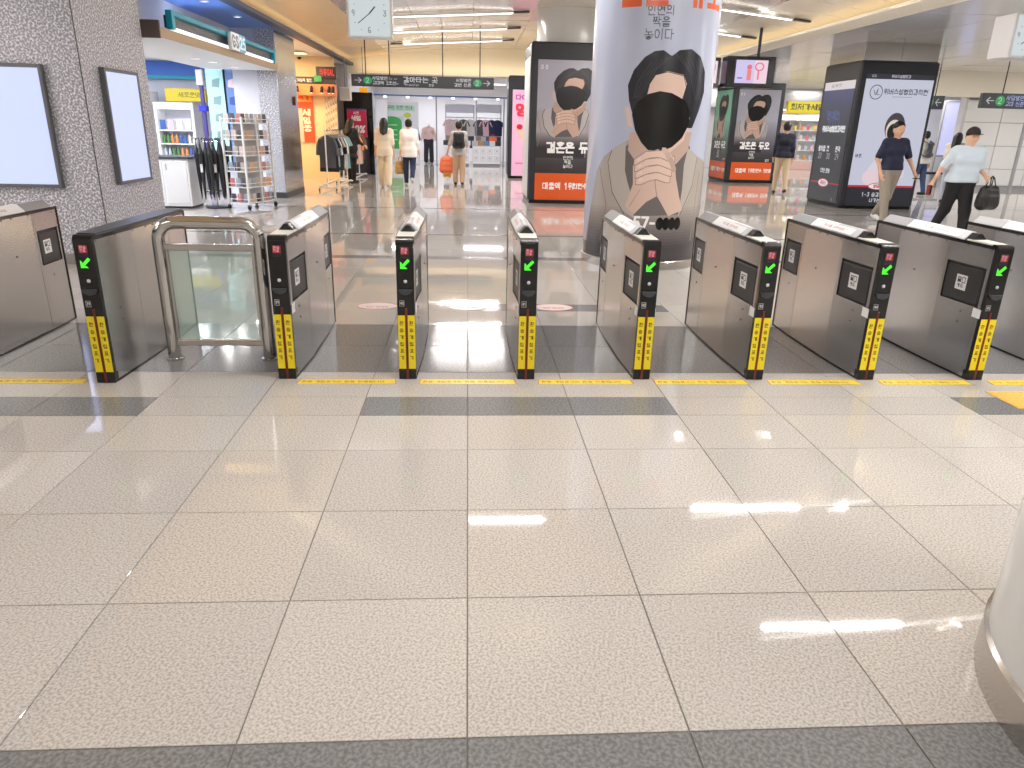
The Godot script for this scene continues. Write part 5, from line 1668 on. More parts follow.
# ------------------------------------------------------------------ the store at the end of the hall
func mannequin(at: Vector3, top: Color, legs: Color, label: String) -> void:
	var t := thing("mannequin", label, "mannequin", at)
	var sh := Mb.new()
	nets(sh, [[Vector3(-0.1, 1.05, 0), Vector3(0.1, 1.05, 0), 0.12, 0.12], [Vector3(-0.12, 1.34, 0), Vector3(0.12, 1.34, 0), 0.11, 0.11], [Vector3(0, 1.05, 0), Vector3(0, 1.34, 0), 0.15, 0.15], [Vector3(-0.2, 1.36, 0), Vector3(-0.3, 0.95, 0.02), 0.06, 0.05], [Vector3(0.2, 1.36, 0), Vector3(0.3, 0.95, 0.02), 0.06, 0.05]], 0.03, 0.05, [])
	put(sh, "blouse", mat(top, 0.8), t)
	var tr := Mb.new()
	nets(tr, [[Vector3(-0.08, 0.92, 0), Vector3(0.08, 0.92, 0), 0.13, 0.13], [Vector3(-0.1, 0.9, 0), Vector3(-0.12, 0.12, 0), 0.1, 0.09], [Vector3(0.1, 0.9, 0), Vector3(0.12, 0.12, 0), 0.1, 0.09]], 0.03, 0.04, [])
	put(tr, "trousers", mat(legs, 0.8), t)
	put(Mb.new().lathe([Vector2(0.0, 0.0), Vector2(0.2, 0.0), Vector2(0.2, 0.02), Vector2(0.03, 0.04), Vector2(0.02, 0.2)], 16), "base", M.grey, t)
	put(Mb.new().tube([Vector3(0, 1.4, 0), Vector3(0, 1.56, 0)], 0.05, 10, 0.04), "neck_cap", M.white, t)

func far_store() -> void:
	var z := -31.0
	struct(span(Vector3(-4.4, 0, -35.0), Vector3(4.5, 3.0, -35.2)), "wall_store_end", M.white)
	struct(span(Vector3(-4.5, 0, -24.65), Vector3(-3.72, 3.0, -31.0)), "wall_hall_left", M.white)
	struct(span(Vector3(-4.5, 0, -31.0), Vector3(-4.35, 3.0, -35.2)), "wall_store_end_left", M.white)
	struct(span(Vector3(1.75, 0, -31.0), Vector3(6.85, 3.0, -31.2)), "wall_hall_end", M.panel_white)
	struct(span(Vector3(6.7, 0, -24.9), Vector3(6.85, 3.0, -31.2)), "wall_hall_side", M.panel_white)
	var fa := gz(430, 97, z)
	var f := thing("store_fascia", "white fascia with small spotlights over the clothing store at the hall end", "shopfront", Vector3(-1.1, fa.y, z))
	put(bx(Vector3(0, (3.0 - fa.y) * 0.5, 0), Vector3(5.7, 3.0 - fa.y, 0.2), 0.01), "board", M.white, f)
	put(bx(Vector3(0, 0.03, 0.11), Vector3(5.6, 0.05, 0.02)), "blue_line", mat(rgb(90, 120, 190), 0.5), f)
	for i in 6:
		put(bx(Vector3(-2.2 + i * 0.9, -0.03, 0.05), Vector3(0.12, 0.06, 0.12), 0.01), "spotlight", M.lamp_soft, f)
	for p in [Vector3(-2.4, 2.95, -28.0), Vector3(0.6, 2.95, -28.0), Vector3(4.0, 2.95, -28.0), Vector3(-2.0, 2.95, -33.2), Vector3(1.0, 2.95, -33.2)]:
		var lp := thing("end_lamp", "flat white lamp panel in the low ceiling by the end store", "lamp", p, 0.0, "lamp panels at the end of the hall")
		put(bx(Vector3(0, 0.02, 0), Vector3(1.5, 0.05, 0.4), 0.004), "diffuser", M.lamp_soft, lp)
		put(bx(Vector3(0, 0.035, 0), Vector3(1.56, 0.03, 0.46), 0.004), "frame", M.white, lp)
		area(p + Vector3(0, -0.02, 0), Vector2(1.5, 0.4), 5.5, rgb(250, 248, 255))
	# posts of the shopfront
	for px in [437, 476, 503]:
		var beside: String = {437: "beside the pink-bloused mannequin", 476: "between the two white display frames", 503: "at the right end of the display tables"}[px]
		var g := gz(px, 165, z)
		var po := thing("shopfront_post", "thin grey shopfront post " + beside, "post", Vector3(g.x, 0, z + 0.0), 0.0, "posts of the end store")
		put(bx(Vector3(0, fa.y * 0.5, 0), Vector3(0.05, fa.y, 0.06), 0.005), "shaft", M.grey, po)
		put(bx(Vector3(0, 0.02, 0), Vector3(0.1, 0.04, 0.1), 0.004), "shoe", M.grey, po)
	# white board, lit green machine
	var a := gz(377, 130, -30.6)
	var b := gz(387, 99, -30.6)
	var wb := thing("white_board_panel", "tall plain white panel left of the green kiosk", "panel", Vector3((a.x + b.x) * 0.5, 0, -30.6))
	put(bx(Vector3(0, b.y * 0.5, 0), Vector3(b.x - a.x, b.y, 0.1), 0.01), "board", M.white, wb)
	put(bx(Vector3(0, 0.05, 0), Vector3(b.x - a.x + 0.04, 0.1, 0.14), 0.005), "skirting", M.light_grey, wb)
	a = gz(385, 160, -31.4)
	b = gz(418, 102, -31.4)
	var w := b.x - a.x
	var kk := Ink.new(256, 384, rgb(226, 232, 236))
	kk.rect(20, 20, 216, 40, rgb(190, 220, 206))
	write(kk, "무인 민원 안내", 34, 24, 26, 4, rgb(90, 160, 120))
	kk.rect(0, 100, 150, 30, rgb(206, 220, 220))
	kk.oval(60, 140, 76, 40, rgb(70, 176, 96))
	kk.rect(0, 140, 136, 200, rgb(70, 176, 96))
	for i in 4:
		kk.rect(30, 160 + i * 36, 70, 8, rgb(180, 228, 190))
	kk.oval(180, 90, 30, 20, rgb(206, 220, 90))
	var gk := thing("green_kiosk", "green and white information kiosk in the end store front", "kiosk", Vector3((a.x + b.x) * 0.5, 0, -31.4))
	put(bx(Vector3(0, b.y * 0.5, 0), Vector3(w, b.y, 0.3), 0.02), "body", M.white, gk)
	var mb := Mb.new()
	mb.quad(Vector3(-w * 0.48, 0.35, 0.152), Vector3(w * 0.48, 0.35, 0.152), Vector3(w * 0.48, b.y - 0.04, 0.152), Vector3(-w * 0.48, b.y - 0.04, 0.152), Vector3.BACK)
	put(mb, "print", print_mat(kk), gk)
	# mannequins
	var m := gz(429, 163, -31.6)
	mannequin(Vector3(m.x, 0, -31.6), rgb(226, 196, 190), rgb(50, 50, 58), "headless mannequin in pink blouse and dark trousers")
	m = gz(413, 163, -32.2)
	mannequin(Vector3(m.x, 0, -32.2), rgb(60, 80, 76), rgb(58, 58, 64), "headless mannequin in dark green top behind the kiosk")
	# white tables with drawer knobs
	for q in [[444, 470, 0], [472, 501, 1]]:
		a = gz(q[0], 165, -30.8)
		b = gz(q[1], 144, -30.8)
		w = b.x - a.x
		var h := 0.78
		var t := thing("display_table", ["white display table at the left of the store window", "white display table with knobs at the right of the store window"][q[2]], "table", Vector3((a.x + b.x) * 0.5, 0, -31.1))
		put(bx(Vector3(0, h * 0.5 + 0.03, 0), Vector3(w - 0.04, h - 0.08, 0.6), 0.01), "cabinet", M.white, t)
		put(bx(Vector3(0, h - 0.02, 0), Vector3(w, 0.04, 0.66), 0.006), "top", M.white_gloss, t)
		put(bx(Vector3(0, 0.04, 0), Vector3(w - 0.1, 0.08, 0.5)), "plinth", M.grey, t)
		for i in 4:
			for j in 2:
				var dr := put(bx(Vector3(-w * 0.36 + i * w * 0.24, 0.28 + j * 0.28, 0.302), Vector3(w * 0.22, 0.25, 0.012), 0.004), "drawer", M.white_gloss, t)
				put(Mb.new().ball(Vector3(-w * 0.36 + i * w * 0.24, 0.3 + j * 0.28, 0.318), Vector3(0.02, 0.02, 0.015), 8, 5), "knob", M.charcoal, dr)
		for i in 5:
			var st := goods("folded_clothes", "%s folded pile of clothes on a white display table" % ["dark grey", "light grey", "tan", "blue", "white"][(i + q[2]) % 5], "clothing", "folded clothes on the tables", fold_mesh(), mat([rgb(60, 64, 74), rgb(206, 200, 196), rgb(196, 150, 110), rgb(120, 150, 180), rgb(232, 228, 226)][(i + q[2]) % 5], 0.85), Vector3(t.position.x - w * 0.4 + i * w * 0.2, h, -30.95))
			st.rotation.y = rng.randf_range(-0.2, 0.2)
	# back racks with hanging clothes and header signs
	for q in [[446, 474, 0], [476, 501, 1]]:
		a = gz(q[0], 150, -32.6)
		b = gz(q[1], 105, -32.6)
		w = b.x - a.x
		var t := thing("wall_rack", ["white clothes display frame with pink tops", "white clothes display frame with pink and navy tops"][q[2]], "rack", Vector3((a.x + b.x) * 0.5, 0, -32.6))
		for s in [-1, 1]:
			put(bx(Vector3(s * w * 0.5, b.y * 0.5, 0), Vector3(0.05, b.y, 0.05), 0.005), "upright", M.light_grey, t)
		put(bx(Vector3(0, b.y - 0.16, 0.04), Vector3(w - 0.06, 0.34, 0.05), 0.006), "header_sign", M.pale, t)
		put(Mb.new().tube([Vector3(-w * 0.5, 1.86, 0.05), Vector3(w * 0.5, 1.86, 0.05)], 0.015, 8), "rail", M.grey, t)
		put(Mb.new().tube([Vector3(-w * 0.5, 1.1, 0.05), Vector3(w * 0.5, 1.1, 0.05)], 0.015, 8), "rail", M.grey, t)
		for i in 4:
			var cl: Color = [[rgb(232, 200, 204), rgb(226, 216, 214), rgb(80, 100, 90), rgb(220, 214, 214)], [rgb(90, 90, 96), rgb(238, 196, 206), rgb(50, 60, 90), rgb(40, 50, 84)]][q[2]][i]
			var g := thing("hanging_blouse", "%s blouse facing out on the white display frame" % [["pink", "off-white", "dark green", "white"], ["grey", "rosy pink", "navy", "dark navy"]][q[2]][i], "clothing", Vector3(t.position.x - w * 0.36 + i * w * 0.24, 1.76, -32.48), 0.0, "tops on the end store frames")
			var o := put(garment_mesh(0), "cloth", mat(cl, 0.85), g)
			o.rotation.y = PI / 2
			var ho := put(hanger_mesh(), "hanger", M.grey, g)
			ho.rotation.y = PI / 2
		for i in 5:
			var g2 := thing("displayed_trousers", "%s trousers hung on the lower rail of a white display frame" % ["beige", "pale grey", "denim blue", "light blue", "dark blue"][i], "clothing", Vector3(t.position.x - w * 0.4 + i * w * 0.2, 1.12, -32.5), 0.0, "denim on the lower rails")
			put(bx(Vector3(0, -0.24, 0), Vector3(0.24, 0.5, 0.05), 0.02), "cloth", mat([rgb(170, 150, 130), rgb(206, 206, 210), rgb(96, 116, 140), rgb(130, 150, 176), rgb(70, 80, 100)][i], 0.85), g2)
			put(bx(Vector3(0, 0.0, 0), Vector3(0.26, 0.03, 0.06), 0.006), "clip", M.grey, g2)
	var ob := gz(493, 137, -30.9)
	var bg := thing("orange_bag", "orange square bag standing on the white display table", "bag", Vector3(ob.x, 0.78, -31.05))
	put(bx(Vector3(0, 0.17, 0), Vector3(0.32, 0.34, 0.14), 0.03), "body", mat(rgb(232, 110, 70), 0.6), bg)
	put(Mb.new().tube([Vector3(-0.09, 0.33, 0), Vector3(-0.07, 0.42, 0), Vector3(0.07, 0.42, 0), Vector3(0.09, 0.33, 0)], 0.012, 6), "handle", mat(rgb(190, 80, 50), 0.6), bg)
func fold_mesh() -> Mesh:
	if not cache.has("fold"):
		var mb := Mb.new()
		for i in 4:
			mb.box(Vector3(0, 0.025 + i * 0.045, 0), Vector3(0.26, 0.042, 0.3), 0.016)
		cache.fold = mb.done()
	return cache.fold

# ------------------------------------------------------------------ right of the columns
func right_side() -> void:
	# white panelled wall with real panels
	var z := -22.5
	var left := gz(962, 130, z).x
	var base := struct(span(Vector3(left, 0, z - 0.02), Vector3(21, 3.36, z - 0.2)), "wall_panelled", M.grey)
	var rows := [0.12, 0.62, 1.3, 1.98, 2.62]
	for i in 5:
		for j in 4:
			var o := put(bx(Vector3.ZERO, Vector3(1.14, rows[j + 1] - rows[j] - 0.015, 0.03), 0.004), "panel", M.panel_white, base)
			o.position = Vector3(left + 0.58 + i * 1.16, (rows[j] + rows[j + 1]) * 0.5, z - 0.008)
	struct(span(Vector3(left, 0, z - 0.02), Vector3(21, 0.11, z + 0.01)), "baseboard_right", M.grey)
	struct(span(Vector3(left - 0.08, 0, z + 0.02), Vector3(left, 3.36, z - 0.25)), "trim_4", M.light_grey)
	struct(span(Vector3(12.4, 2.66, -21.9), Vector3(21, 3.36, -22.1)), "trim_5", M.cream)
	# lit panel further back
	var a := gz(941, 128, -25.5)
	var b := gz(960, 128, -25.5)
	a.y = gz(950, 156, -25.5).y
	b.y = gz(950, 101, -25.5).y
	struct(span(Vector3(gz(880, 130, -27.5).x, 0, -27.5), Vector3(21, 3.36, -27.7)), "wall_passage", M.pale)
	var t := thing("lit_wall_panel", "pale lilac lit panel in the passage beyond the white wall", "light box", Vector3((a.x + b.x) * 0.5, a.y, -25.5))
	var w := b.x - a.x
	var h := b.y - a.y
	put(bx(Vector3(0, h * 0.5, 0), Vector3(w, h, 0.06)), "lit_face", glow(rgb(206, 208, 250), 0.75), t)
	for s in [-1, 1]:
		put(bx(Vector3(s * (w * 0.5 + 0.03), h * 0.5 - a.y * 0.5, 0), Vector3(0.06, h + a.y, 0.1), 0.006), "frame_side", M.grey, t)
		put(bx(Vector3(0, h * (0.5 + 0.5 * s), 0.01), Vector3(w, 0.06, 0.1), 0.006), "frame_rail", M.grey, t)
	# grey metal post standing before the wall
	var p := gy(1008, 194)
	var po := thing("steel_post", "thin grey steel post before the white panelled wall", "post", Vector3(p.x, 0, p.z))
	put(Mb.new().tube([Vector3(0, 0, 0), Vector3(0, 3.36, 0)], 0.05, 14), "shaft", M.grey, po)
	put(Mb.new().lathe([Vector2(0.09, 0.0), Vector2(0.09, 0.02), Vector2(0.05, 0.03)], 16), "base_ring", M.grey, po)
	var bn := gy(905, 188)
	var be := thing("bench", "low dark bench in the passage behind the backpack wearer", "bench", Vector3(gz(918, 168, -23.5).x, 0, -23.5))
	put(bx(Vector3(0, 0.42, 0), Vector3(1.5, 0.07, 0.4), 0.01), "seat", M.black_soft, be)
	for s in [-1, 1]:
		put(bx(Vector3(s * 0.6, 0.19, 0), Vector3(0.05, 0.38, 0.36), 0.006), "leg", M.grey, be)
	# shop between the pillars
	var zs := -33.0
	a = gz(776, 166, zs)
	b = gz(822, 97, zs)
	w = b.x - a.x + 3.0
	var cx := (a.x + b.x) * 0.5
	struct(span(Vector3(6.85, 2.55, zs + 0.4), Vector3(21, 3.36, zs + 0.2)), "wall_shop_head", M.soffit)
	struct(span(Vector3(6.85, 0, zs - 0.8), Vector3(21, 3.36, zs - 1.0)), "wall_shop_back", M.white)
	var sh := thing("goods_shelf", "white lit shelving full of small goods under the yellow shop sign", "shelf", Vector3(cx, 0, zs))
	put(bx(Vector3(0, 1.15, -0.45), Vector3(w, 2.3, 0.05)), "back_panel", M.white, sh)
	for i in 5:
		put(bx(Vector3(0, 0.4 + i * 0.42, -0.2), Vector3(w, 0.03, 0.5), 0.004), "shelf", M.white, sh)
	put(bx(Vector3(0, 0.19, -0.18), Vector3(w, 0.38, 0.56), 0.01), "base", mat(rgb(226, 190, 180), 0.5), sh)
	for i in 5:
		put(bx(Vector3(-w * 0.5 + i * w * 0.25, 1.15, -0.2), Vector3(0.04, 2.3, 0.5), 0.004), "upright", M.light_grey, sh)
	for i in 4:
		for c in 16:
			var gi: int = [1, 5, 4, 1, 8, 7, 9][rng.randi_range(0, 6)]
			goods("shelf_box", "%s box on the lit shop shelving under the yellow sign" % GOODS[gi], "box", "goods on the lit shelving", pack_mesh(), M.goods[gi], Vector3(cx - w * 0.47 + c * w * 0.0627, 0.415 + i * 0.42, zs - 0.05), rng.randf_range(-0.2, 0.2))
	var k := Ink.new(320, 96, rgb(246, 226, 50))
	write(k, "최저가세일", 24, 20, 52, 8, rgb(90, 90, 40))
	var y0 := gz(787, 113, zs + 0.52)
	var y1 := gz(830, 102, zs + 0.52)
	var ys := thing("shop_sign", "glowing yellow shop sign between the two right pillars", "sign", (y0 + y1) * 0.5)
	var hw := (y1.x - y0.x) * 0.5
	var hh := (y1.y - y0.y) * 0.5
	put(bx(Vector3(0, 0, -0.08), Vector3(hw * 2, hh * 2, 0.14), 0.01), "case", M.yellow, ys)
	var mb := Mb.new()
	mb.quad(Vector3(-hw + 0.02, -hh + 0.02, 0.0), Vector3(hw - 0.02, -hh + 0.02, 0.0), Vector3(hw - 0.02, hh - 0.02, 0.0), Vector3(-hw + 0.02, hh - 0.02, 0.0), Vector3.BACK)
	put(mb, "lit_face", lit_print(k, 0.85), ys)
	for s in [-0.28, 0.28]:
		var pl := Vector3(cx + s * w, 2.5, zs - 0.1)
		var lp := thing("shelf_lamp", "white strip lamp over the lit shop shelving", "lamp", pl, 0.0, "strip lamps over the lit shelving")
		put(bx(Vector3.ZERO, Vector3(2.0, 0.03, 0.08), 0.004), "tube", M.lamp_soft, lp)
		put(bx(Vector3(0, 0.03, 0), Vector3(2.1, 0.04, 0.12), 0.004), "housing", M.white, lp)
		for e in [-0.8, 0.8]:
			put(Mb.new().tube([Vector3(e, 0.04, 0), Vector3(e, 3.34 - pl.y, 0)], 0.008, 6), "rod", M.grey, lp)
		area(pl + Vector3(0, -0.03, 0), Vector2(2.0, 0.08), 3.0, rgb(255, 240, 226))

# ------------------------------------------------------------------ people
func nets(mb: Mb, caps: Array, cell: float, k: float, planes: Array) -> void:
	# tapered capsules joined by a smooth minimum, meshed as surface nets; planes cut away what lies in front of them
	var lo := Vector3(1e9, 1e9, 1e9)
	var hi := -lo
	for c in caps:
		var rm: float = maxf(c[2], c[3]) + cell * 2.5
		for e in 2:
			lo = lo.min(c[e] - Vector3(rm, rm, rm))
			hi = hi.max(c[e] + Vector3(rm, rm, rm))
	var nx := int((hi.x - lo.x) / cell) + 2
	var ny := int((hi.y - lo.y) / cell) + 2
	var nz := int((hi.z - lo.z) / cell) + 2
	var f := PackedFloat32Array()
	f.resize(nx * ny * nz)
	f.fill(1.0)
	for c in caps:
		var a: Vector3 = c[0]
		var b: Vector3 = c[1]
		var ra: float = c[2]
		var rb: float = c[3]
		var m := maxf(ra, rb) + k + cell * 2.0
		var l := ((a.min(b) - lo - Vector3(m, m, m)) / cell).floor()
		var u := ((a.max(b) - lo + Vector3(m, m, m)) / cell).ceil()
		var ab := b - a
		var inv := 1.0 / maxf(ab.length_squared(), 1e-9)
		for z in range(maxi(0, int(l.z)), mini(nz, int(u.z) + 1)):
			for y in range(maxi(0, int(l.y)), mini(ny, int(u.y) + 1)):
				var row := (z * ny + y) * nx
				for x in range(maxi(0, int(l.x)), mini(nx, int(u.x) + 1)):
					var ap := lo + Vector3(x, y, z) * cell - a
					var t := clampf(ap.dot(ab) * inv, 0.0, 1.0)
					var d := (ap - ab * t).length() - ra - (rb - ra) * t
					var g := f[row + x]
					var h := maxf(k - absf(g - d), 0.0)
					f[row + x] = minf(g, d) - h * h * 0.25 / k
	if not planes.is_empty():
		for z in nz:
			for y in ny:
				for x in nx:
					var i := (z * ny + y) * nx + x
					if f[i] < 0.2:
						for p in planes:
							f[i] = maxf(f[i], (p as Plane).distance_to(lo + Vector3(x, y, z) * cell))
	var where := {}
	var verts := PackedVector3Array()
	var corner := [0, 1, nx, nx + 1, nx * ny, nx * ny + 1, nx * ny + nx, nx * ny + nx + 1]
	var edges := [[0, 1], [2, 3], [4, 5], [6, 7], [0, 2], [1, 3], [4, 6], [5, 7], [0, 4], [1, 5], [2, 6], [3, 7]]
	var offs := []
	for q in 8:
		offs.append(Vector3(q & 1, (q >> 1) & 1, (q >> 2) & 1))
	for z in nz - 1:
		for y in ny - 1:
			for x in nx - 1:
				var i := (z * ny + y) * nx + x
				if f[i] > cell * 2.0 or f[i] < -cell * 2.0:
					continue
				var mask := 0
				for q in 8:
					if f[i + corner[q]] < 0.0:
						mask |= 1 << q
				if mask == 0 or mask == 255:
					continue
				var sum := Vector3.ZERO
				var n := 0
				for e in edges:
					var fa := f[i + corner[e[0]]]
					var fb := f[i + corner[e[1]]]
					if (fa < 0.0) != (fb < 0.0):
						sum += (offs[e[0]] as Vector3).lerp(offs[e[1]], fa / (fa - fb))
						n += 1
				where[i] = verts.size()
				verts.append(lo + (Vector3(x, y, z) + sum / n) * cell)
	var norm := PackedVector3Array()
	norm.resize(verts.size())
	var tris := PackedInt32Array()
	var step := [1, nx, nx * ny]
	for i in where:
		for ax in 3:
			var s1: int = step[(ax + 1) % 3]
			var s2: int = step[(ax + 2) % 3]
			var inside := f[i] < 0.0
			if inside == (f[i + step[ax]] < 0.0):
				continue
			if not (where.has(i - s1) and where.has(i - s2) and where.has(i - s1 - s2)):
				continue
			var q := [where[i], where[i - s1], where[i - s1 - s2], where[i - s2]]
			if not inside:
				q = [q[0], q[3], q[2], q[1]]
			# counter-clockwise round the outward normal
			var nn := (verts[q[1]] - verts[q[0]]).cross(verts[q[2]] - verts[q[0]]) + (verts[q[2]] - verts[q[0]]).cross(verts[q[3]] - verts[q[0]])
			var want := Vector3.ZERO
			want[ax] = 1.0 if inside else -1.0
			if nn.dot(want) < 0:
				nn = -nn
			for e in 4:
				norm[q[e]] += nn
			tris.append_array([q[0], q[1], q[2], q[0], q[2], q[3]])
	for i in range(0, tris.size(), 3):
		mb.tri(verts[tris[i]], verts[tris[i + 1]], verts[tris[i + 2]], norm[tris[i]].normalized(), norm[tris[i + 1]].normalized(), norm[tris[i + 2]].normalized())

func limb(from: Vector3, len: float, pitch: float, out: float) -> Vector3:
	# pitch: forward (+z) from hanging straight down; out: sideways (+x)
	return from + Vector3(sin(out) * cos(pitch), -cos(pitch) * cos(out), sin(pitch) * cos(out)).normalized() * len

func person(label: String, at: Vector3, turn: float, o: Dictionary) -> Dictionary:
	var t := thing("person", label, "person", at, turn)
	var k: float = o.get("h", 1.7) / 1.72
	var cell: float = o.get("cell", 0.026)
	var fat: float = o.get("fat", 1.0)
	var hip := [Vector3(0.09, 0.9, 0) * k, Vector3(-0.09, 0.9, 0) * k]
	var knee := []
	var ank := []
	for s in 2:
		var lg: Array = o.get("legs", [[0.25, 0.1], [-0.25, 0.35]])[s]
		knee.append(limb(hip[s], 0.42 * k, lg[0], 0.02 * (1 - 2 * s)))
		ank.append(limb(knee[s], 0.4 * k, lg[0] - lg[1], 0.0))
	var low := minf(ank[0].y, ank[1].y) - 0.075
	var D := Vector3(0, -low, 0)
	for s in 2:
		hip[s] += D
		knee[s] += D
		ank[s] += D
	var lean: float = o.get("lean", 0.03)
	var L := func(x: float, y: float, z: float) -> Vector3: return Vector3(x, y, z + (y - 0.9) * lean) * k + D
	var sho := [L.call(0.175 * fat, 1.4, 0.0), L.call(-0.175 * fat, 1.4, 0.0)]
	var elb := []
	var wri := []
	for s in 2:
		var am: Array = o.get("arms", [[-0.2, 0.1, 0.2], [0.2, 0.1, 0.2]])[s]
		var sg := 1 - 2 * s
		elb.append(limb(sho[s], 0.28 * k, am[0], am[1] * sg))
		wri.append(limb(elb[s], 0.25 * k, am[0] + am[2], (am[1] + (am[3] if am.size() > 3 else 0.0)) * sg))
	var tw := 0.068 * fat
	var torso := [[L.call(tw, 0.95, -0.01), L.call(-tw, 0.95, -0.01), 0.105 * k * fat, 0.105 * k * fat], [L.call(tw * 0.8, 1.1, 0.01), L.call(-tw * 0.8, 1.1, 0.01), 0.098 * k * fat, 0.098 * k * fat], [L.call(tw, 1.28, 0.0), L.call(-tw, 1.28, 0.0), 0.105 * k * fat, 0.105 * k * fat], [sho[0] * 0.9 + sho[1] * 0.1, sho[1] * 0.9 + sho[0] * 0.1, 0.062 * k, 0.062 * k]]
	var head := [[L.call(0, 1.6, 0.005), L.call(0, 1.64, 0.0), 0.084 * k, 0.09 * k], [L.call(0, 1.55, 0.045), L.call(0, 1.6, 0.05), 0.042 * k, 0.052 * k]]
	var body := torso.duplicate()
	body.append_array(head)
	body.append([L.call(0, 1.42, -0.005), L.call(0, 1.54, 0.0), 0.055 * k, 0.05 * k])
	body.append([L.call(0, 1.6, 0.098), L.call(0, 1.575, 0.112), 0.01 * k, 0.014 * k])
	for s in 2:
		var sg := 1 - 2 * s
		body.append([L.call(0.088 * sg, 1.6, 0.0), L.call(0.09 * sg, 1.57, 0.005), 0.018 * k, 0.014 * k])
		body.append([sho[s], elb[s], 0.05 * k, 0.04 * k])
		body.append([elb[s], wri[s], 0.039 * k, 0.027 * k])
		body.append([hip[s], knee[s], 0.085 * k, 0.058 * k])
		body.append([knee[s], ank[s], 0.056 * k, 0.038 * k])
	var bm := Mb.new()
	nets(bm, body, cell, 0.035, [])
	# hands with five bent fingers, added to the body's surface
	for s in 2:
		var dir: Vector3 = (wri[s] - elb[s]).normalized()
		var fwd := Vector3(0, 0, 1) - dir * dir.z
		fwd = fwd.normalized()
		var side := dir.cross(fwd)
		if side.x * (1 - 2 * s) > 0:
			side = -side
		var palm: Vector3 = wri[s] + dir * 0.075 * k
		nets(bm, [[wri[s], palm - fwd * 0.016, 0.026 * k, 0.019 * k], [wri[s], palm + fwd * 0.016, 0.026 * k, 0.019 * k]], 0.012, 0.02, [])
		for q in 4:
			var r0: Vector3 = palm + fwd * (0.028 - 0.018 * q) * k + dir * 0.005
			var fl: float = [0.07, 0.078, 0.072, 0.056][q] * k
			bm.tube([r0 - dir * 0.02, r0 + dir * fl * 0.45 + side * 0.004, r0 + dir * fl * 0.75 + side * 0.018, r0 + dir * fl * 0.92 + side * 0.036], 0.0092 * k, 6, 0.007 * k)
		var th: Vector3 = wri[s] + dir * 0.03 * k + fwd * 0.024 * k
		bm.tube([th, th + (dir * 0.6 + fwd * 0.7).normalized() * 0.035 * k, th + (dir * 0.85 + fwd * 0.5).normalized() * 0.062 * k + side * 0.01], 0.0105 * k, 6, 0.008 * k)
	put(bm, "body", M.skin, t)
	# clothes
	var hem: float = o.get("hem", 0.88)
	var puff: float = o.get("puff", 0.022)
	var shirt := []
	for c in torso:
		shirt.append([c[0], c[1], c[2] + puff, c[3] + puff])
	shirt.append([L.call(tw, hem, -0.005), L.call(-tw, hem, -0.005), 0.105 * k * fat + puff + 0.004, 0.105 * k * fat + puff + 0.004])
	var sl: float = o.get("sleeve", 0.75)
	for s in 2:
		if sl <= 1.0:
			shirt.append([sho[s], sho[s].lerp(elb[s], sl), 0.062 * k, 0.06 * k])
		else:
			shirt.append([sho[s], elb[s], 0.062 * k, 0.055 * k])
			shirt.append([elb[s], elb[s].lerp(wri[s], sl - 1.0), 0.054 * k, 0.042 * k])
	var sm := Mb.new()
	nets(sm, shirt, cell, 0.04, [Plane(Vector3.DOWN, -(hem * k + D.y - 0.03))])
	put(sm, o.get("top_name", "shirt"), o.top, t)
	var pants := [[L.call(0.07 * fat, 0.95, 0), L.call(-0.07 * fat, 0.95, 0), 0.115 * k * fat, 0.115 * k * fat]]
	var wide: float = o.get("wide", 1.0)
	for s in 2:
		pants.append([hip[s], knee[s], 0.1 * k * fat, 0.076 * k * wide])
		pants.append([knee[s], ank[s].lerp(knee[s], 0.04), 0.075 * k * wide, 0.06 * k * wide])
	var pm2 := Mb.new()
	nets(pm2, pants, cell, 0.03, [])
	put(pm2, "trousers", o.pants, t)
	for s in 2:
		var sm2 := Mb.new()
		var a: Vector3 = ank[s]
		var flex: float = clampf((a.y - 0.075) * 3.0, 0.0, 0.9)
		var toe := Vector3(0, -sin(flex), cos(flex))
		var heel := a + Vector3(0, -0.035, -0.035)
		nets(sm2, [[heel, heel + toe * 0.19, 0.042, 0.036], [a + Vector3(0, 0.0, 0), heel + toe * 0.1, 0.04, 0.036]], 0.016, 0.03, [])
		put(sm2, "shoe", o.get("shoes", M.black_soft), t)
	# hair and face
	var hm := Mb.new()
	var hair := [[L.call(0, 1.615, -0.012), L.call(0, 1.655, -0.01), 0.093 * k, 0.097 * k]]
	if o.get("long", false):
		hair.append([L.call(0, 1.62, -0.04), L.call(0, 1.34, -0.13), 0.09 * k, 0.07 * k])
		hair.append([L.call(0.05, 1.6, -0.04), L.call(0.06, 1.36, -0.12), 0.06 * k, 0.05 * k])
		hair.append([L.call(-0.05, 1.6, -0.04), L.call(-0.06, 1.36, -0.12), 0.06 * k, 0.05 * k])
	var brow: Vector3 = L.call(0, 1.645, 0.06)
	var cut := Plane(Vector3(0, -0.62, 0.78).normalized(), brow)
	nets(hm, hair, 0.018, 0.03, [cut])
	put(hm, "hair", o.get("hair", M.hair), t)
	for s in [-1, 1]:
		put(Mb.new().ball(L.call(0.033 * s, 1.607, 0.088), Vector3(0.013, 0.007, 0.008), 8, 5), "eye", M.black_soft, t)
	put(Mb.new().ball(L.call(0, 1.552, 0.09), Vector3(0.022, 0.005, 0.008), 8, 5), "mouth", M.lips, t)
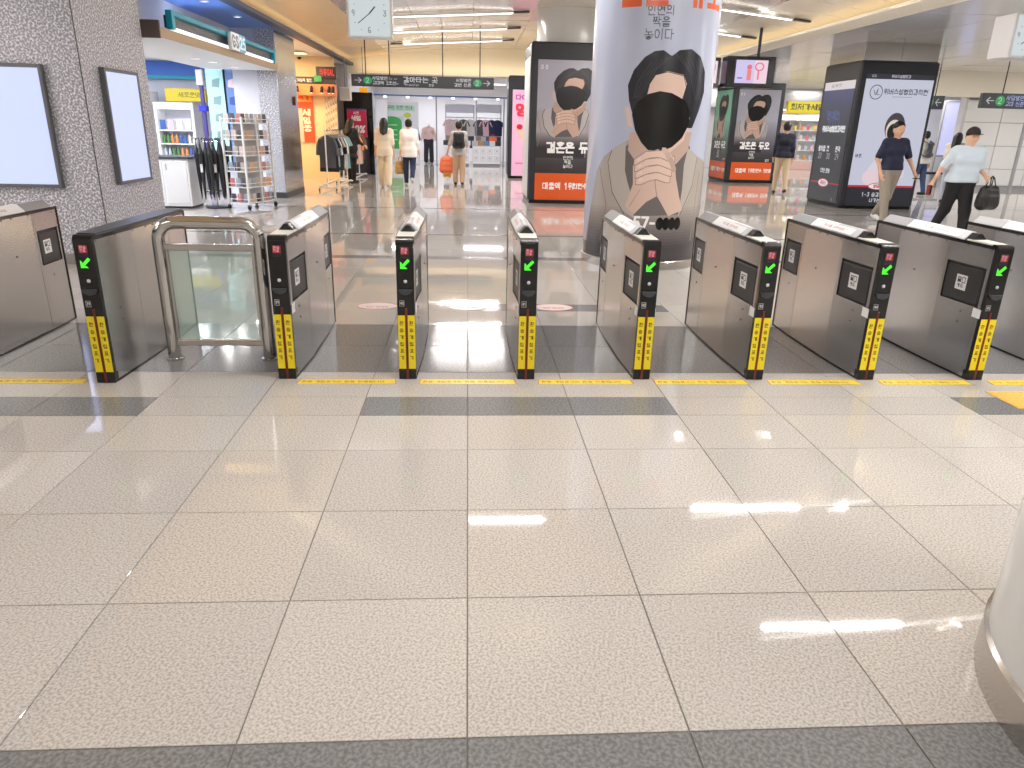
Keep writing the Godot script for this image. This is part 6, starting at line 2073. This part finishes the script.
	if o.has("cap"):
		var cm := Mb.new()
		nets(cm, [[L.call(0, 1.655, -0.005), L.call(0, 1.67, -0.005), 0.104 * k, 0.1 * k]], 0.018, 0.02, [Plane(Vector3.DOWN, -L.call(0, 1.645, 0).y)])
		cm.extrude([Vector2(-0.08, 0.02), Vector2(0.08, 0.02), Vector2(0.075, -0.0), Vector2(-0.075, -0.0)], 0.0, 0.001)
		put(cm, "cap", o.cap, t)
		var pk := Mb.new()
		pk.T = Transform3D(Basis(), L.call(0, 1.65, 0.05))
		pk.plan([Vector2(-0.085, 0.0), Vector2(-0.07, 0.09), Vector2(0.0, 0.12), Vector2(0.07, 0.09), Vector2(0.085, 0.0)], 0.0, 0.012)
		put(pk, "cap_peak", o.cap, t)
	var B := Basis(Vector3.UP, turn)
	return {"node": t, "hands": [at + B * (wri[0] + (wri[0] - elb[0]).normalized() * 0.09), at + B * (wri[1] + (wri[1] - elb[1]).normalized() * 0.09)], "back": at + B * L.call(0, 1.25, -0.13 - 0.02)}

func bag(called: String, label: String, cat: String, hand: Vector3, turn: float, s: Vector3, m: Material, drop := 0.12) -> void:
	# a soft bag hanging from a hand by two loops
	var t := thing(called, label, cat, hand - Vector3(0, drop + s.y, 0), turn)
	var b := Mb.new()
	nets(b, [[Vector3(-s.x * 0.3, s.y * 0.22, 0), Vector3(s.x * 0.3, s.y * 0.22, 0), s.z * 0.5, s.z * 0.5], [Vector3(-s.x * 0.26, s.y * 0.8, 0), Vector3(s.x * 0.26, s.y * 0.8, 0), s.z * 0.38, s.z * 0.38], [Vector3(-s.x * 0.3, s.y * 0.5, 0), Vector3(s.x * 0.3, s.y * 0.5, 0), s.z * 0.46, s.z * 0.46], [Vector3(-s.x * 0.32, s.y * 0.15, 0), Vector3(-s.x * 0.28, s.y * 0.85, 0), s.z * 0.4, s.z * 0.32], [Vector3(s.x * 0.32, s.y * 0.15, 0), Vector3(s.x * 0.28, s.y * 0.85, 0), s.z * 0.4, s.z * 0.32]], 0.02, 0.03, [])
	put(b, "bag_body", m, t)
	for q in [-1, 1]:
		put(Mb.new().tube([Vector3(-s.x * 0.2, s.y * 0.92, q * s.z * 0.2), Vector3(-s.x * 0.1, s.y + drop * 0.8, q * 0.01), Vector3(0, s.y + drop, 0), Vector3(s.x * 0.1, s.y + drop * 0.8, q * 0.01), Vector3(s.x * 0.2, s.y * 0.92, q * s.z * 0.2)], 0.009, 6), "strap", m, t)

func people() -> void:
	M.lips = mat(rgb(170, 96, 88), 0.5)
	var cream := mat(rgb(240, 222, 200), 0.85)
	var p := person("person with long dark hair in loose cream top and cream trousers walking away", gy(386, 187.5), PI, {"h": 1.66, "top": cream, "pants": mat(rgb(238, 220, 192), 0.85), "long": true, "hem": 0.84, "puff": 0.04, "sleeve": 1.0, "wide": 1.35, "arms": [[0.1, 0.16, 0.15], [-0.1, 0.12, 0.2]], "legs": [[0.2, 0.05], [-0.2, 0.15]], "shoes": mat(rgb(210, 190, 170), 0.6)})
	p = person("person with short dark hair in white shirt and dark jeans walking away", gy(410, 186), PI, {"h": 1.64, "top": mat(rgb(244, 242, 240), 0.85), "pants": mat(rgb(44, 54, 84), 0.85), "hem": 0.8, "puff": 0.04, "sleeve": 1.55, "arms": [[0.1, 0.14, 0.2], [-0.1, 0.18, 0.3]], "legs": [[0.12, 0.05], [-0.2, 0.7]], "shoes": mat(rgb(200, 196, 190), 0.6)})
	bag("tote_bag", "tan cloth tote bag hanging from the white-shirted person's hand", "bag", p.hands[0], 0.4, Vector3(0.28, 0.34, 0.14), mat(rgb(206, 164, 100), 0.8))
	p = person("person with short black hair in patterned grey top and beige trousers facing the end store", gy(459, 185), PI, {"h": 1.62, "top": mat(rgb(186, 182, 180), 0.85), "pants": mat(rgb(198, 164, 136), 0.85), "hem": 0.86, "puff": 0.03, "sleeve": 1.1, "arms": [[0.15, 0.3, 0.25], [0.4, 0.16, 0.9]], "legs": [[0.06, 0.05], [-0.08, 0.05]], "wide": 1.15})
	bag("carry_bag", "orange round-cornered bag hanging from the beige-trousered person's hand", "bag", p.hands[0], PI, Vector3(0.36, 0.42, 0.2), mat(rgb(238, 120, 80), 0.6), 0.05)
	bag("paper_bag", "small yellow bag carried behind the orange bag", "bag", p.hands[0] + Vector3(0.0, 0.02, -0.2), PI, Vector3(0.22, 0.62, 0.1), mat(rgb(232, 200, 90), 0.6), 0.08)
	var bp := thing("backpack", "small black backpack worn over the patterned grey top", "backpack", p.back + Vector3(0, -0.22, 0.1), PI)
	var bm := Mb.new()
	nets(bm, [[Vector3(-0.09, 0.08, 0), Vector3(0.09, 0.08, 0), 0.075, 0.075], [Vector3(-0.08, 0.34, 0), Vector3(0.08, 0.34, 0), 0.06, 0.06], [Vector3(-0.075, 0.08, -0.01), Vector3(-0.065, 0.34, -0.01), 0.085, 0.075], [Vector3(0.075, 0.08, -0.01), Vector3(0.065, 0.34, -0.01), 0.085, 0.075]], 0.022, 0.04, [])
	put(bm, "pack_body", M.black_soft, bp)
	put(bx(Vector3(0, 0.12, -0.1), Vector3(0.18, 0.14, 0.03), 0.012), "pocket", M.black, bp)
	for s in [-1, 1]:
		put(Mb.new().tube([Vector3(s * 0.09, 0.36, 0.02), Vector3(s * 0.11, 0.42, 0.12), Vector3(s * 0.12, 0.3, 0.26), Vector3(s * 0.13, 0.1, 0.2), Vector3(s * 0.1, 0.03, 0.04)], 0.014, 6), "strap", M.black_soft, bp)
	p = person("person with dark hair all in black standing between the two clothes rails", Vector3(-3.12, 0, -20.4), PI * 0.8, {"h": 1.62, "top": mat(rgb(34, 32, 34), 0.8), "pants": mat(rgb(28, 28, 30), 0.8), "hem": 0.7, "puff": 0.04, "sleeve": 1.7, "arms": [[0.3, 0.1, 0.8], [0.3, 0.1, 0.8]], "legs": [[0.04, 0.05], [-0.04, 0.05]], "long": true})
	p = person("person in dark navy long-sleeved top and beige trousers walking to the lit shop", gy(778, 193.5), PI - 0.25, {"h": 1.8, "top": mat(rgb(36, 38, 56), 0.8), "pants": mat(rgb(206, 184, 152), 0.85), "hem": 0.92, "puff": 0.024, "sleeve": 1.9, "arms": [[0.25, 0.06, 0.2], [-0.2, 0.1, 0.3]], "legs": [[0.16, 0.05], [-0.2, 0.3]]})
	p = person("person in navy polo shirt and taupe trousers walking past the pale clinic poster", gy(880, 224), 0.12, {"h": 1.78, "cell": 0.022, "top": mat(rgb(34, 38, 66), 0.75), "pants": mat(rgb(158, 148, 136), 0.85), "hem": 0.98, "sleeve": 0.85, "fat": 1.06, "arms": [[0.05, 0.42, 0.15, 0.06], [-0.25, 0.22, 0.65, -0.35]], "legs": [[-0.22, 0.45], [0.28, 0.1]], "shoes": mat(rgb(238, 236, 234), 0.6)})
	var ph := thing("phone", "black phone held in the navy-shirted person's hand", "phone", p.hands[0] + Vector3(0.02, -0.03, 0.02), 0.5)
	put(bx(Vector3.ZERO, Vector3(0.075, 0.012, 0.15), 0.004), "case", M.black, ph)
	put(bx(Vector3(0, 0.0065, 0), Vector3(0.068, 0.002, 0.142)), "screen", M.charcoal, ph)
	p = person("person in light blue short-sleeved shirt, black trousers and dark cap carrying a handbag", gy(948, 240), -0.1, {"h": 1.66, "cell": 0.022, "top": mat(rgb(206, 220, 234), 0.8), "pants": mat(rgb(34, 33, 36), 0.85), "hem": 0.96, "sleeve": 0.9, "fat": 1.2, "lean": 0.06, "puff": 0.03, "cap": mat(rgb(40, 30, 32), 0.7), "arms": [[-0.15, 0.2, 1.3, -0.35], [-0.1, 0.5, 0.3, 0.0]], "legs": [[0.25, 0.1], [-0.3, 0.35]], "wide": 1.15})
	bag("handbag", "black leather handbag hanging from the blue-shirted person's forearm", "bag", p.hands[0] + Vector3(0.07, 0.06, -0.02), 0.3, Vector3(0.34, 0.3, 0.2), mat(rgb(26, 25, 28), 0.35), 0.16)
	var rp := thing("phone", "dark red phone held low in the blue-shirted person's hand", "phone", p.hands[1] + Vector3(-0.01, -0.05, 0.01), 0.3)
	put(bx(Vector3.ZERO, Vector3(0.04, 0.15, 0.07), 0.01), "case", M.maroon, rp)
	put(bx(Vector3(0, 0.0, 0.036), Vector3(0.03, 0.13, 0.002)), "screen", M.black, rp)
	p = person("person in pale grey tee and blue jeans with a backpack beside the clinic pillar", gy(915, 195), PI + 0.3, {"h": 1.66, "top": mat(rgb(204, 202, 196), 0.85), "pants": mat(rgb(56, 72, 108), 0.85), "hem": 0.9, "puff": 0.03, "sleeve": 0.95, "arms": [[0.1, 0.16, 0.15], [-0.05, 0.24, 0.1]], "legs": [[0.12, 0.05], [-0.12, 0.15]]})
	var b2 := thing("backpack", "slim dark backpack worn over the pale grey tee", "backpack", p.back + Vector3(0.0, -0.2, 0.07), PI + 0.3)
	var bm2 := Mb.new()
	nets(bm2, [[Vector3(-0.07, 0.06, 0), Vector3(0.07, 0.06, 0), 0.06, 0.06], [Vector3(-0.06, 0.34, 0), Vector3(0.06, 0.34, 0), 0.05, 0.05], [Vector3(0, 0.06, 0), Vector3(0, 0.34, 0), 0.07, 0.06]], 0.024, 0.04, [])
	put(bm2, "pack_body", M.charcoal, b2)
	for s in [-1, 1]:
		put(Mb.new().tube([Vector3(s * 0.09, 0.36, 0.02), Vector3(s * 0.11, 0.42, 0.12), Vector3(s * 0.12, 0.3, 0.26), Vector3(s * 0.13, 0.1, 0.2), Vector3(s * 0.1, 0.03, 0.04)], 0.014, 6), "strap", M.charcoal, b2)
	p = person("person in cream top partly hidden behind the blue-shirted person", gy(944, 203), PI * 0.75, {"h": 1.62, "top": mat(rgb(226, 216, 198), 0.85), "pants": mat(rgb(190, 196, 214), 0.85), "hem": 0.86, "puff": 0.035, "sleeve": 1.3, "long": true, "arms": [[0.4, 0.15, 1.1], [0.2, 0.15, 0.5]], "legs": [[0.1, 0.05], [-0.1, 0.1]]})
